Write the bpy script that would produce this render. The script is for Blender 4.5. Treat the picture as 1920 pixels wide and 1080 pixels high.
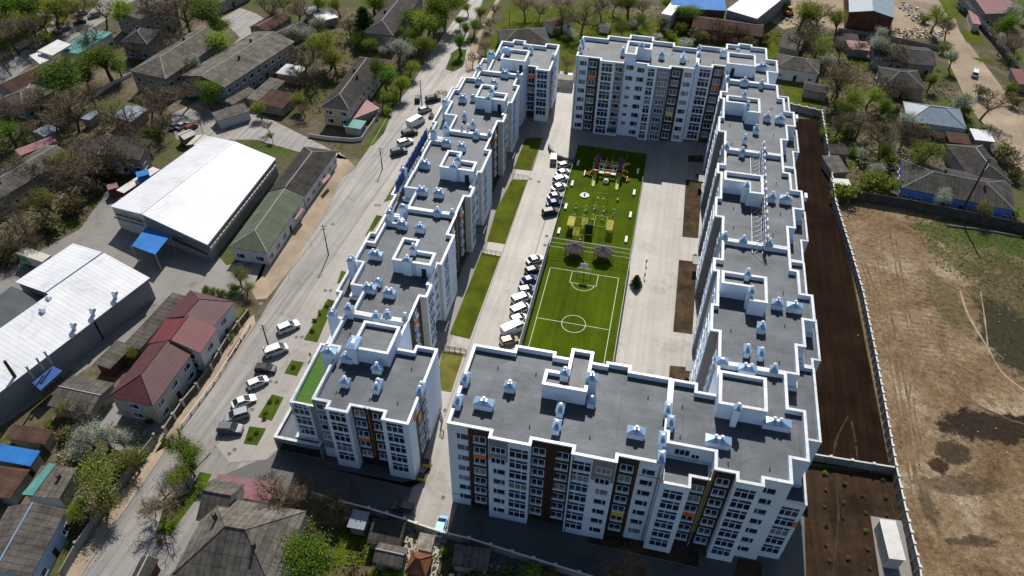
import bpy, math, random
from mathutils import Matrix, Vector
R=math.radians
for o in list(bpy.data.objects): bpy.data.objects.remove(o)
scene=bpy.context.scene
# ---------------------------------------------------------------- camera
F=1418.;TH=R(43.3);RO=R(1.18);H=120.;A=R(11.6)
ct,st,cr,sr=math.cos(TH),math.sin(TH),math.cos(RO),math.sin(RO)
cam=bpy.data.cameras.new('camera');co=bpy.data.objects.new('camera',cam);scene.collection.objects.link(co)
cam.sensor_width=36;cam.lens=F/1920*36;cam.clip_end=6000;cam.clip_start=1
r=Vector((1,0,0));u=Vector((0,st,ct));f=Vector((0,ct,-st))
r2=r*cr+u*sr;u2=u*cr-r*sr
co.matrix_world=Matrix.Translation((0,0,H))@Matrix((r2,u2,-f)).transposed().to_4x4()
scene.camera=co
scene.render.resolution_x=1024;scene.render.resolution_y=576
# ---------------------------------------------------------------- world, sun, exposure
SUN_EL,SUN_AZ=47.,5.
w=bpy.data.worlds.new('World');scene.world=w;w.use_nodes=True
nt=w.node_tree;sky=nt.nodes.new('ShaderNodeTexSky');sky.sky_type='NISHITA';sky.sun_disc=False
sky.sun_elevation=R(SUN_EL);sky.sun_rotation=R(SUN_AZ)
bg=nt.nodes['Background'];nt.links.new(sky.outputs[0],bg.inputs[0]);bg.inputs[1].default_value=.082
sl=bpy.data.lights.new('sun','SUN');so=bpy.data.objects.new('sun',sl);scene.collection.objects.link(so)
sl.energy=4.6;sl.angle=R(.5);sl.color=(1,.95,.87)
d=Vector((math.sin(R(SUN_AZ))*math.cos(R(SUN_EL)),math.cos(R(SUN_AZ))*math.cos(R(SUN_EL)),math.sin(R(SUN_EL))))
so.rotation_euler=d.to_track_quat('Z','Y').to_euler();so.location=(0,0,300)
vs=scene.view_settings;vs.view_transform='Standard';vs.look='None';vs.exposure=.12;vs.gamma=1
# ---------------------------------------------------------------- projection helpers (photo pixel -> point at height z)
def W(px,py,z=0.):
    x=px-960;y=540-py;a=cr*x-sr*y;b=sr*x+cr*y
    t=(z-H)/(b*ct-F*st)
    return (a*t,(b*st+F*ct)*t)
def PX(X,Y,Z):
    dz=Z-H;b=Y*st+dz*ct;q=Y*ct-dz*st
    return (960+F*(cr*X+sr*b)/q,540-F*(-sr*X+cr*b)/q)
def UV(px,py,z=0.):
    X,Y=W(px,py,z);return (X*math.cos(A)-Y*math.sin(A),X*math.sin(A)+Y*math.cos(A))
def XY(v,u): return (v*math.cos(A)+u*math.sin(A),-v*math.sin(A)+u*math.cos(A))
def height(top,base):
    X,Y=W(*base);lo,hi=0,80
    for i in range(40):
        m=(lo+hi)/2
        if PX(X,Y,m)[1]>top[1]: lo=m
        else: hi=m
    return m
# ---------------------------------------------------------------- materials
M={}
def nodes(name):
    m=bpy.data.materials.new(name);m.use_nodes=True;t=m.node_tree
    return m,t,t.nodes['Principled BSDF']
def mk(t,kind,**kw):
    n=t.nodes.new(kind)
    for k,v in kw.items():
        if k in n.inputs: n.inputs[k].default_value=v
        else: setattr(n,k,v)
    return n
def coordn(t,space,rot=0):
    if space=='world':
        g=mk(t,'ShaderNodeNewGeometry').outputs['Position']
    else: g=mk(t,'ShaderNodeTexCoord').outputs['Object']
    mp=mk(t,'ShaderNodeMapping');t.links.new(g,mp.inputs[0]);mp.inputs['Rotation'].default_value=(0,0,rot)
    return mp.outputs[0]
def ramp(t,src,stops):
    cr_=mk(t,'ShaderNodeValToRGB');e=cr_.color_ramp.elements
    while len(e)<len(stops): e.new(.5)
    for i,(p,c) in enumerate(stops): e[i].position=p;e[i].color=(*c,1) if len(c)==3 else c
    t.links.new(src,cr_.inputs[0]);return cr_.outputs[0]
def mixc(t,a,b,fac,mode='MIX'):
    m=mk(t,'ShaderNodeMix',data_type='RGBA',blend_type=mode)
    for i,x in ((0,fac),(6,a),(7,b)):
        if isinstance(x,(int,float)): m.inputs[i].default_value=x
        elif isinstance(x,tuple): m.inputs[i].default_value=(*x,1) if len(x)==3 else x
        else: t.links.new(x,m.inputs[i])
    return m.outputs[2]
def noise(t,co_,scale,detail=6,rough=.6,dist=0):
    n=mk(t,'ShaderNodeTexNoise');t.links.new(co_,n.inputs['Vector'])
    n.inputs['Scale'].default_value=scale;n.inputs['Detail'].default_value=detail;n.inputs['Roughness'].default_value=rough;n.inputs['Distortion'].default_value=dist
    return n.outputs['Fac']
def mat(name,c,rough=.8,var=.25,scale=.5,fine=4.,metal=0,bump=.0,space='world',rows=None,rowdark=.75,spec=.5,rnd=0,rot=0,rough2=None,stain=0,streak=None,tint=None):
    """procedural material: base colour varied by large + fine noise; rows=(period,axis,width) draws seams / corrugation"""
    m,t,b=nodes(name);cc=coordn(t,space,rot)
    dk=tuple(x*(1-var) for x in c);lt=tuple(min(1,x*(1+var)) for x in c)
    n1=ramp(t,noise(t,cc,scale),[(.32,dk),(.68,lt)])
    n2=ramp(t,noise(t,cc,fine,4),[(.3,(1-var*.6,)*3),(.7,(1,)*3)])
    col=mixc(t,n1,n2,1.,'MULTIPLY')
    hsrc=None
    if streak:
        # wear drawn out along one direction (tyre tracks, mowing, run-off)
        mp=mk(t,'ShaderNodeMapping');t.links.new(coordn(t,space,streak[0]),mp.inputs[0]);mp.inputs['Scale'].default_value=(.9,.03,1)
        col=mixc(t,col,ramp(t,noise(t,mp.outputs[0],1.,5,.65),[(.35,(1-streak[1],)*3),(.6,(1,)*3)]),1.,'MULTIPLY')
    if stain:
        col=mixc(t,col,ramp(t,noise(t,cc,.13,8,.75,1.),[(.36,(1-stain,)*3),(.44,(1,)*3),(.62,(1,)*3),(.70,(min(1,1+0),)*3)]),1.,'MULTIPLY')
        col=mixc(t,col,tuple(min(1,x*1.5) for x in c),ramp(t,noise(t,cc,.21,7,.7,.8),[(.66,(0,)*3),(.74,(stain*.9,)*3)]))
    if rows:
        for per,ax,wd in (rows if isinstance(rows,list) else [rows]):
            sp=mk(t,'ShaderNodeSeparateXYZ');t.links.new(cc,sp.inputs[0])
            dv=mk(t,'ShaderNodeMath',operation='DIVIDE');t.links.new(sp.outputs[ax],dv.inputs[0]);dv.inputs[1].default_value=per
            fr=mk(t,'ShaderNodeMath',operation='FRACT');t.links.new(dv.outputs[0],fr.inputs[0])
            s=ramp(t,fr.outputs[0],[(0,(rowdark,)*3),(wd,(1,)*3),(1-wd,(1,)*3),(1,(rowdark,)*3)])
            col=mixc(t,col,s,1.,'MULTIPLY');hsrc=s
            # slabs/sheets differ a little from one another
            fl=mk(t,'ShaderNodeMath',operation='FLOOR');t.links.new(dv.outputs[0],fl.inputs[0])
            wn=mk(t,'ShaderNodeTexWhiteNoise',noise_dimensions='1D');t.links.new(fl.outputs[0],wn.inputs['W'])
            col=mixc(t,col,ramp(t,wn.outputs[0],[(0,(1-var*.5,)*3),(1,(1,)*3)]),1.,'MULTIPLY')
    if rnd:
        oi=mk(t,'ShaderNodeObjectInfo');hs=mk(t,'ShaderNodeHueSaturation')
        a=mk(t,'ShaderNodeMapRange');t.links.new(oi.outputs['Random'],a.inputs[0]);a.inputs[3].default_value=1-rnd;a.inputs[4].default_value=1+rnd
        t.links.new(col,hs.inputs['Color']);t.links.new(a.outputs[0],hs.inputs['Value'])
        a2=mk(t,'ShaderNodeMapRange');t.links.new(oi.outputs['Random'],a2.inputs[0]);a2.inputs[3].default_value=.5-.04*rnd*2;a2.inputs[4].default_value=.5+.03*rnd*2
        t.links.new(a2.outputs[0],hs.inputs['Hue']);col=hs.outputs[0]
    t.links.new(col,b.inputs['Base Color'])
    b.inputs['Roughness'].default_value=rough;b.inputs['Metallic'].default_value=metal
    if tint: t.links.new(mixc(t,mixc(t,col,c,1.,'DIVIDE'),tint,1.,'MULTIPLY'),b.inputs['Specular Tint'])
    b.inputs['Specular IOR Level'].default_value=spec*(.35 if rough>=.9 else 1)
    if bump:
        bp=mk(t,'ShaderNodeBump');bp.inputs['Strength'].default_value=bump;bp.inputs['Distance'].default_value=.1
        if hsrc is not None: t.links.new(hsrc,bp.inputs['Height'])
        else: t.links.new(noise(t,cc,fine,5),bp.inputs['Height'])
        t.links.new(bp.outputs[0],b.inputs['Normal'])
    M[name]=m;return m
mat('white_render',(.72,.81,.92),.75,.05,.3,2.,spec=.3)
mat('parapet_metal',(.66,.68,.71),.4,.2,.7,5.,spec=.5,space='object',rows=[(2.5,0,.03),(2.5,1,.03)],rowdark=.6)
mat('cream_render',(.52,.49,.42),.85,.1)
mat('taupe',(.17,.155,.145),.8,.08)
mat('grey_clad',(.22,.23,.26),.7,.06)
mat('brown_clad',(.035,.022,.018),.6,.15)
mat('red_brown',(.09,.03,.018),.6,.15)
mat('yellow_line',(.45,.30,.04),.5,.1)
mat('orange',(.75,.16,.03),.5,.08);mat('yellow',(.72,.52,.04),.5,.08)
mat('membrane',(.05,.054,.064),.62,.20,.22,2.5,space='object',stain=.18,rows=[(1.,1,.04),(9.,0,.01)],rowdark=.72,spec=.85,tint=(.84,.92,1.),bump=.1)
mat('membrane_dark',(.05,.052,.057),.6,.18,.3,2.,space='object',rows=[(1.,0,.04)],rowdark=.8,spec=.9,tint=(.86,.93,1.))
mat('galv',(.33,.48,.66),.36,.08,1.,5.,metal=.5,spec=.6)
mat('galv_white',(.72,.76,.82),.3,.04,metal=.3)
mat('asphalt',(.245,.228,.212),.62,.14,.07,1.2,spec=.95,tint=(1,.97,.94),streak=(R(15.4),.38),stain=.25)
mat('concrete',(.20,.187,.172),.62,.1,.09,1.0,spec=.8,tint=(1,.98,.95),rows=[(6.,0,.008),(6.,1,.008)],rowdark=.68,rot=A,stain=.3)
mat('concrete_light',(.275,.25,.222),.60,.11,.07,.7,spec=1.,tint=(1,.985,.95),rows=[(7.,0,.007),(9.,1,.006)],rowdark=.68,rot=A,streak=(A,.14),stain=.2)
mat('paving',(.22,.205,.19),.7,.1,.12,2.)
mat('shaded_paving',(.075,.072,.07),.6,.12,.12,2.,stain=.3)  # dark base colour has the ground shade of the front blocks put into it
mat('kerb',(.30,.29,.275),.85,.1)
mat('sand',(.36,.28,.20),.95,.25,.15,1.5)
mat('dust_road',(.34,.27,.195),.95,.28,.08,.8)
mat('soil',(.023,.0135,.0085),1,.4,.12,1.8,bump=.6,spec=.1,streak=(A,.3))
mat('soil2',(.052,.033,.021),1,.5,.12,1.2,bump=.6,spec=.1,streak=(R(8),.35))
mat('path_dust',(.34,.265,.175),.97,.3,.3,2.,spec=.1);mat('rut',(.19,.135,.082),.97,.4,.3,2.,spec=.1);mat('soil_light',(.06,.04,.027),.97,.4,.3,2.,spec=.1);mat('mulch',(.07,.045,.025),.97,.6,.3,2.5,bump=.6)
mat('grass',(.06,.095,.006),.95,.45,.12,2.5,bump=.5)
mat('lawn',(.075,.095,.002),.95,.35,.2,3.,bump=.4)
mat('lawn_dry',(.15,.14,.03),.95,.35,.25,3.,bump=.4)
mat('turf',(.062,.100,.0015),.9,.25,.12,6.,streak=(A,.22),bump=.25,spec=.2)
mat('turf_roof',(.07,.15,.03),.9,.12)
mat('line_paint',(.55,.62,.42),.7,.1)
mat('white_sheet',(.70,.71,.73),.5,.09,.15,1.,space='object',rows=[(1.0,0,.10),(9.,1,.006)],rowdark=.72,stain=.2,spec=.5)
mat('white_sheet_y',(.70,.71,.73),.5,.09,.15,1.,space='object',rows=[(1.0,1,.10),(9.,0,.006)],rowdark=.72,stain=.15)
mat('asbestos',(.175,.157,.135),.92,.38,.45,2.6,space='object',rows=[(1.1,0,.16),(1.75,1,.06)],rowdark=.6,stain=.35,rnd=.22)
mat('slate_dark',(.08,.074,.068),.9,.36,.45,2.8,space='object',rows=[(1.0,0,.16),(1.8,1,.06)],rowdark=.6,stain=.35,rnd=.2)
mat('maroon',(.115,.038,.043),.6,.16,.4,2.,spec=.4,space='object',rows=[(.6,0,.2),(.8,1,.12)],rowdark=.6)
mat('red_tile',(.175,.035,.04),.6,.14,.4,2.,spec=.4,space='object',rows=[(.6,0,.2),(.8,1,.12)],rowdark=.6)
mat('pink_sheet',(.28,.12,.13),.6,.15,.3,2.,space='object',rows=(.8,0,.12),rowdark=.8)
mat('brown_roof',(.10,.055,.04),.9,.3,.4,2.5,space='object',rows=[(.6,0,.2),(1.2,1,.06)],rowdark=.7,rnd=.15)
mat('terracotta',(.24,.10,.055),.9,.25,.4,2.5,space='object',rows=[(.5,0,.2),(.8,1,.06)],rowdark=.7)
mat('green_roof',(.10,.125,.075),.85,.25,.3,2.,space='object',rows=[(.7,0,.2),(1.8,1,.03)],rowdark=.75)
mat('teal_sheet',(.07,.27,.24),.6,.2,.3,2.,space='object',rows=(1.,0,.06))
mat('blue_sheet',(.02,.17,.50),.7,.15,.3,2.,spec=.3,space='object',rows=(1.,0,.05))
mat('navy_sheet',(.05,.10,.28),.85,.12,.3,2.,spec=.2,space='object',rows=(.6,0,.1))
mat('bluegrey_roof',(.20,.26,.32),.5,.12,.4,2.,space='object',rows=[(.9,0,.1),(1.2,1,.05)],rowdark=.8)
mat('grey_wall',(.21,.22,.235),.6,.1,.3,2.,space='object',rows=(3.,0,.02))
mat('plaster',(.45,.42,.36),.9,.15);mat('plaster_white',(.55,.55,.53),.9,.12);mat('plaster_yellow',(.46,.39,.24),.9,.12)
mat('plaster_blue',(.10,.22,.62),.85,.12);mat('plaster_pale_blue',(.42,.52,.68),.85,.12);mat('plaster_dim',(.27,.25,.22),.92,.2);mat('brick',(.13,.06,.045),.9,.3,.6,4.)
mat('fence_concrete',(.27,.27,.255),.9,.22,.4,3.);mat('cap_white',(.6,.59,.56),.8,.12)
mat('fence_dark',(.08,.075,.07),.9,.3,.5,3.)
mat('ridge',(.36,.35,.33),.8,.15);mat('wood_pole',(.07,.055,.045),.9,.2);mat('wood_dark',(.045,.032,.025),.9,.2)
mat('steel',(.42,.44,.47),.4,.08,metal=.6);mat('steel_dark',(.08,.09,.09),.5,.1,metal=.4)
mat('fence_green',(.12,.17,.12),.5,.1,metal=.2);mat('lilac',(.42,.42,.60),.5,.08);mat('fence_grey',(.50,.51,.48),.5,.1)
mat('bark',(.10,.078,.06),.95,.25,2.,8.);mat('twig',(.155,.118,.078),.95,.25,2.,8.,rnd=.2);mat('twig_warm',(.26,.185,.11),.95,.2,2.,8.,rnd=.15)
mat('tyre',(.02,.02,.02),.9,.1);mat('rim',(.4,.4,.42),.35,.05,metal=.7)
mat('purple',(.09,.025,.13),.5,.1);mat('play_yellow',(.60,.50,.06),.5,.1);mat('play_orange',(.5,.14,.02),.5,.1);mat('play_lime',(.42,.46,.08),.5,.1)
mat('canopy_brown',(.05,.036,.038),.8,.1);mat('play_black',(.02,.02,.02),.8,.1);mat('play_white',(.7,.7,.66),.6,.08);mat('play_blue',(.03,.08,.25),.5,.1);mat('play_green',(.05,.4,.15),.5,.1)
mat('skin',(.45,.27,.2),.7,.05);mat('cloth_dark',(.03,.03,.04),.9,.1);mat('cloth_red',(.35,.04,.03),.9,.1);mat('cloth_light',(.4,.38,.35),.9,.1)
mat('rubble',(.30,.26,.21),.95,.5,.8,5.,bump=.5);mat('light_lens',(.7,.7,.68),.2,.03);mat('tail_lens',(.4,.02,.02),.3,.03);mat('door_dark',(.015,.015,.02),.6,.1)
mat('logo_green',(.05,.3,.08),.6,.1);mat('cyan',(.1,.45,.5),.5,.1);mat('iron',(.12,.10,.085),.8,.2)
LEAF=dict(leaf_green=(.16,.25,.03),leaf_yellow=(.28,.35,.045),leaf_bright=(.16,.26,.03),leaf_dark=(.05,.095,.022),leaf_blossom=(.60,.61,.54),leaf_bud=(.17,.145,.07),leaf_olive=(.26,.24,.09))
for k,c in LEAF.items():
    m=mat(k,c,.7,.35,1.2,3.,rnd=.28 if k in('leaf_green','leaf_yellow','leaf_olive') else .15,spec=.15);t=m.node_tree;b=t.nodes['Principled BSDF'];tl=t.nodes.new('ShaderNodeBsdfTranslucent');mx=t.nodes.new('ShaderNodeMixShader');src=b.inputs['Base Color'].links[0].from_socket
    t.links.new(src,tl.inputs['Color']);mx.inputs[0].default_value=.45;t.links.new(b.outputs[0],mx.inputs[1]);t.links.new(tl.outputs[0],mx.inputs[2])
    t.links.new(mx.outputs[0],[n for n in t.nodes if n.type=='OUTPUT_MATERIAL'][0].inputs[0])
def glass(name,c,rough=.12,spec=.8,var=.5,fac=.7):
    m,t,b=nodes(name);oi=mk(t,'ShaderNodeObjectInfo')
    cc=coordn(t,'world')
    n=mk(t,'ShaderNodeTexNoise');t.links.new(cc,n.inputs['Vector']);n.inputs['Scale'].default_value=.9
    col=ramp(t,n.outputs['Fac'],[(.35,tuple(x*(1-var) for x in c)),(.65,tuple(x*(1+var) for x in c))])
    t.links.new(col,b.inputs['Base Color']);b.inputs['Roughness'].default_value=rough;b.inputs['Specular IOR Level'].default_value=spec
    M[name]=m
glass('glass',(.014,.02,.032));glass('glass_blue',(.02,.045,.095),.2);glass('glass_curtain',(.22,.21,.18),.35,.5,.3);glass('glass_green_reflection',(.035,.06,.028),.2,.6)
glass('car_glass',(.02,.024,.026),.08,1.)
def paint(name,c,metal=.2):
    m,t,b=nodes(name);cc=coordn(t,'world');n=noise(t,cc,3.,2)
    t.links.new(ramp(t,n,[(.3,tuple(x*.93 for x in c)),(.7,c)]),b.inputs['Base Color'])
    b.inputs['Roughness'].default_value=.4;b.inputs['Metallic'].default_value=metal;b.inputs['Coat Weight'].default_value=.25 if sum(c)<.3 else .5;b.inputs['Coat Roughness'].default_value=.08
    M[name]=m
for k,c in dict(white=(.72,.72,.72),silver=(.36,.37,.39),grey=(.12,.125,.135),black=(.014,.014,.016),blue=(.015,.04,.17),teal=(.02,.05,.065),beige=(.38,.29,.18),red=(.2,.015,.02),lightblue=(.22,.42,.62),steelblue=(.16,.2,.28)).items(): paint('paint_'+k,c)
# dirt field: tan earth, dark damp clods, green towards the far right, worn tracks
def field_mat():
    m,t,b=nodes('dirt_field');cc=coordn(t,'world')
    base=ramp(t,noise(t,cc,.07,8,.65,.5),[(.3,(.12,.075,.04)),(.43,(.23,.155,.085)),(.55,(.32,.235,.145)),(.7,(.48,.40,.29))])
    fine=ramp(t,noise(t,cc,.9,6,.7),[(.3,(.42,.37,.33)),(.6,(1,1,1))])
    fine=mixc(t,fine,ramp(t,noise(t,cc,3.2,5,.7),[(.35,(.6,.56,.52)),(.55,(1,1,1))]),1.,'MULTIPLY')
    col=mixc(t,base,fine,1.,'MULTIPLY')
    def blob(px,py,rx,ry,c,lo=.9,hi=.3,ns=.16,amp=2.6,strength=1.):
        nonlocal col
        X,Y=W(px,py);mp=mk(t,'ShaderNodeMapping',vector_type='POINT');t.links.new(cc,mp.inputs[0])
        mp.inputs['Location'].default_value=(-X/rx,-Y/ry,0);mp.inputs['Scale'].default_value=(1/rx,1/ry,0)
        ln=mk(t,'ShaderNodeVectorMath',operation='LENGTH');t.links.new(mp.outputs[0],ln.inputs[0])
        ad=mk(t,'ShaderNodeMath',operation='MULTIPLY_ADD');t.links.new(noise(t,cc,ns,10,.8),ad.inputs[0]);ad.inputs[1].default_value=amp;t.links.new(ln.outputs['Value'],ad.inputs[2])
        s=ramp(t,ad.outputs[0],[(.48+amp*.5-.35,(0 if 0 else strength,)*3),(.999,(0,)*3)]) if 0 else None
        sb=mk(t,'ShaderNodeMath',operation='SUBTRACT');t.links.new(ad.outputs[0],sb.inputs[0]);sb.inputs[1].default_value=amp*.5
        s=ramp(t,sb.outputs[0],[(.66,(strength,)*3),(.86,(0,)*3)])
        col=mixc(t,col,mixc(t,c,fine,1.,'MULTIPLY'),s)
    blob(1885,480,20,14,(.12,.125,.05),strength=.75);blob(1790,435,12,7,(.08,.115,.025),strength=.8);blob(1905,560,13,18,(.10,.085,.04),strength=.75);blob(1905,440,16,12,(.07,.11,.02));blob(1905,640,9,16,(.05,.05,.024));blob(1770,560,5,14,(.10,.10,.045),strength=.6)
    blob(1855,800,13,5,(.04,.026,.018));blob(1790,850,4,3,(.08,.055,.035));blob(1810,910,10,3,(.09,.065,.04),strength=.7);blob(1762,875,2.5,2,(.06,.036,.02));blob(1740,950,2,5,(.09,.065,.04),strength=.7);blob(1830,1015,7,1.5,(.08,.055,.035),strength=.8)
    # tyre ruts across the worked strip
    X,Y=W(1700,560);mp=mk(t,'ShaderNodeMapping');t.links.new(cc,mp.inputs[0]);mp.inputs['Rotation'].default_value=(0,0,R(14))
    wv=mk(t,'ShaderNodeTexWave',bands_direction='Y');t.links.new(mp.outputs[0],wv.inputs['Vector']);wv.inputs['Scale'].default_value=.22;wv.inputs['Distortion'].default_value=5;wv.inputs['Detail'].default_value=3;wv.inputs['Detail Scale'].default_value=.6
    m2=mk(t,'ShaderNodeMapping');t.links.new(cc,m2.inputs[0]);m2.inputs['Location'].default_value=(-X/8,-Y/30,0);m2.inputs['Scale'].default_value=(1/8,1/30,0)
    ln=mk(t,'ShaderNodeVectorMath',operation='LENGTH');t.links.new(m2.outputs[0],ln.inputs[0])
    msk=ramp(t,ln.outputs['Value'],[(.6,(1,1,1)),(1.,(0,0,0))])
    rut=ramp(t,wv.outputs['Fac'],[(.05,(.55,.5,.45)),(.22,(1,1,1))])
    col=mixc(t,col,rut,mixc(t,(0,0,0),msk,ramp(t,noise(t,cc,.15,3),[(.4,(.1,)*3),(.6,(.9,)*3)])),'MULTIPLY')
    m3=mk(t,'ShaderNodeMapping');t.links.new(cc,m3.inputs[0]);m3.inputs['Rotation'].default_value=(0,0,R(-9))
    wv2=mk(t,'ShaderNodeTexWave',bands_direction='X');t.links.new(m3.outputs[0],wv2.inputs['Vector']);wv2.inputs['Scale'].default_value=.06;wv2.inputs['Distortion'].default_value=9;wv2.inputs['Detail'].default_value=3;wv2.inputs['Detail Scale'].default_value=.3
    pt=ramp(t,noise(t,cc,.025,3,.5),[(.45,(0,0,0)),(.65,(.5,.5,.5))])
    col=mixc(t,col,ramp(t,wv2.outputs['Fac'],[(.0,(.72,.7,.68)),(.2,(1,1,1))]),pt,'MULTIPLY')
    t.links.new(col,b.inputs['Base Color']);b.inputs['Roughness'].default_value=.97;b.inputs['Specular IOR Level'].default_value=.2
    bp=mk(t,'ShaderNodeBump');bp.inputs['Strength'].default_value=.8;bp.inputs['Distance'].default_value=.5
    t.links.new(noise(t,cc,.6,8,.7),bp.inputs['Height']);t.links.new(bp.outputs[0],b.inputs['Normal']);M['dirt_field']=m
field_mat()
def yard_mat():
    m,t,b=nodes('yard_ground');cc=coordn(t,'world')
    col=ramp(t,noise(t,cc,.05,8,.7,.4),[(.30,(.06,.09,.016)),(.43,(.105,.128,.03)),(.5,(.125,.1,.06)),(.6,(.20,.165,.11)),(.72,(.30,.27,.215))])
    fine=ramp(t,noise(t,cc,.7,6,.75),[(.3,(.45,.45,.45)),(.7,(1,1,1))])
    t.links.new(mixc(t,col,fine,1.,'MULTIPLY'),b.inputs['Base Color']);b.inputs['Roughness'].default_value=.96;b.inputs['Specular IOR Level'].default_value=.2
    bp=mk(t,'ShaderNodeBump');bp.inputs['Strength'].default_value=.6;bp.inputs['Distance'].default_value=.3
    t.links.new(noise(t,cc,1.,6,.7),bp.inputs['Height']);t.links.new(bp.outputs[0],b.inputs['Normal']);M['yard_ground']=m
yard_mat()
# ---------------------------------------------------------------- mesh builder
class MB:
    def __init__(s): s.v=[];s.f=[];s.m=[];s.mats=[]
    def mi(s,m):
        if m not in s.mats: s.mats.append(m)
        return s.mats.index(m)
    def face(s,pts,m):
        n=len(s.v);s.v+=[tuple(p) for p in pts];s.f.append(tuple(range(n,n+len(pts))));s.m.append(s.mi(m))
    def prism(s,poly,z0,z1,m,top=None,bottom=False,sides=True):
        a=sum(poly[i][0]*poly[(i+1)%len(poly)][1]-poly[(i+1)%len(poly)][0]*poly[i][1] for i in range(len(poly)))
        if a<0: poly=poly[::-1]
        if sides:
            for i in range(len(poly)):
                p,q=poly[i],poly[(i+1)%len(poly)]
                s.face([(p[0],p[1],z0),(q[0],q[1],z0),(q[0],q[1],z1),(p[0],p[1],z1)],m)
        if top is not False: s.face([(p[0],p[1],z1) for p in poly],top or m)
        if bottom: s.face([(p[0],p[1],z0) for p in poly[::-1]],m)
        return s
    def box(s,x0,x1,y0,y1,z0,z1,m):
        return s.prism([(x0,y0),(x1,y0),(x1,y1),(x0,y1)],z0,z1,m,bottom=True)
    def cyl(s,c,r0,r1,z0,z1,m,n=10,cap=True):
        p=[(math.cos(2*math.pi*i/n),math.sin(2*math.pi*i/n)) for i in range(n)]
        for i in range(n):
            a,b=p[i],p[(i+1)%n]
            s.face([(c[0]+a[0]*r0,c[1]+a[1]*r0,z0),(c[0]+b[0]*r0,c[1]+b[1]*r0,z0),(c[0]+b[0]*r1,c[1]+b[1]*r1,z1),(c[0]+a[0]*r1,c[1]+a[1]*r1,z1)],m)
        if cap and r1>0: s.face([(c[0]+a[0]*r1,c[1]+a[1]*r1,z1) for a in p],m)
        return s
    def tube(s,a,b,r0,r1,m,n=4):
        a=Vector(a);b=Vector(b);d_=(b-a)
        if d_.length<1e-6: return s
        d_.normalize();x=d_.orthogonal().normalized();y=d_.cross(x)
        ra=[a+(x*math.cos(t)+y*math.sin(t))*r0 for t in [2*math.pi*i/n for i in range(n)]]
        rb=[b+(x*math.cos(t)+y*math.sin(t))*r1 for t in [2*math.pi*i/n for i in range(n)]]
        k=len(s.v);s.v+=[tuple(p) for p in ra+rb];mi=s.mi(m)
        for i in range(n):
            j=(i+1)%n;s.f.append((k+i,k+j,k+n+j,k+n+i));s.m.append(mi)
        s.f.append(tuple(k+n+i for i in range(n)));s.m.append(mi)
        return s
    def mesh(s,name,smooth=False):
        me=bpy.data.meshes.new(name);me.from_pydata(s.v,[],s.f)
        for m in s.mats: me.materials.append(M[m])
        me.polygons.foreach_set('material_index',s.m)
        if smooth: me.polygons.foreach_set('use_smooth',[True]*len(s.f))
        me.update();return me
def link(name,data,parent=None,loc=(0,0,0),rz=0,scale=None):
    o=bpy.data.objects.new(name,data);scene.collection.objects.link(o)
    o.location=loc;o.rotation_euler=(0,0,rz)
    if scale is not None: o.scale=scale if hasattr(scale,'__len__') else (scale,)*3
    if parent: o.parent=parent
    return o
def build(mb,name,parent=None,**k): return link(name,mb.mesh(name),parent,**k)
PENDING=[]
def tag(o,label,cat,group=None,px=None):
    o['label']=label;o['category']=cat
    if group: o['group']=group
    if px: PENDING.append((o,label,px))
    return o
def thing(name,label,cat,loc,rz=0,group=None,px=None,scale=None):
    return tag(link(name,None,loc=loc,rz=rz,scale=scale),label,cat,group,px)
LM=[('big gabled warehouse',360,350),('vented white warehouse',110,600),('maroon tiled house',320,650),('green and grey long shed',560,380),
('cream house',650,170),('long grey ridge roof',470,100),('hipped grey block',320,100),('teal roofed shop',165,75),('white canopy frame',100,95),
('far street end',880,40),('southwest apartment block',690,780),('north apartment block',1200,110),('south apartment block',1050,780),('playground',1120,380),('football pitch',1075,600),
('white hipped house',1500,125),('blue-grey hipped house',1750,215),('brick barn',1635,30),('blue-walled house',1790,340),('white transformer building',1680,1010),
('crossed grey roof',450,980),('lower left corrugated roof',60,1000),('bright blue lean-to',35,852),('pink barn',1865,10),('blue factory roof',1330,8),('dusty lane',1850,160),
('long brown barn',1370,45),('terracotta roof',790,1055),('warehouse yard',100,440),('long dark hall',60,330)]
def rel(px,py,l):
    dx,dy=px-l[1],py-l[2]
    return ('right of' if dx>0 else 'left of') if abs(dx)>abs(dy)*1.2 else ('in front of' if dy>0 else 'behind')
def where(px,py,n=0):
    l=sorted(LM,key=lambda l:(l[1]-px)**2+(l[2]-py)**2)[n];return rel(px,py,l)+' the '+l[0]
ORD=['','second','third','fourth','fifth','sixth','seventh','eighth','ninth','tenth']
def finish_labels():
    for o,l,px in PENDING: o['label']=l+' '+where(*px)
    g={}
    for o,l,px in PENDING: g.setdefault(o['label'],[]).append((px,o))
    for k,v in g.items():
        if len(v)>1:
            v.sort(key=lambda a:a[0][0])
            for i,(px,o) in enumerate(v):
                pos='leftmost' if i==0 else 'rightmost' if i==len(v)-1 else ORD[min(i+1,9)]+' from left'
                o['label']=pos+' '+k if i in(0,len(v)-1) else k+', '+pos
def sheet(name,pts,m,z,px=True,kind='structure',kerb=None):
    """a flat ground sheet, or with kerb>0 a raised slab"""
    p=[W(*q) for q in pts] if px is True else ([XY(*q) for q in pts] if px=='uv' else pts)
    cx=sum(q[0] for q in p)/len(p);cy=sum(q[1] for q in p)/len(p)
    mb=MB();q=[(a-cx,b-cy) for a,b in p]
    if kerb:
        mb.prism(q,-.05,kerb,'kerb',top=m)
    else: mb.prism(q,0,.0,m,sides=False)
    o=build(mb,name,loc=(cx,cy,z))
    if kind: o['kind']=kind
    return o
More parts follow.
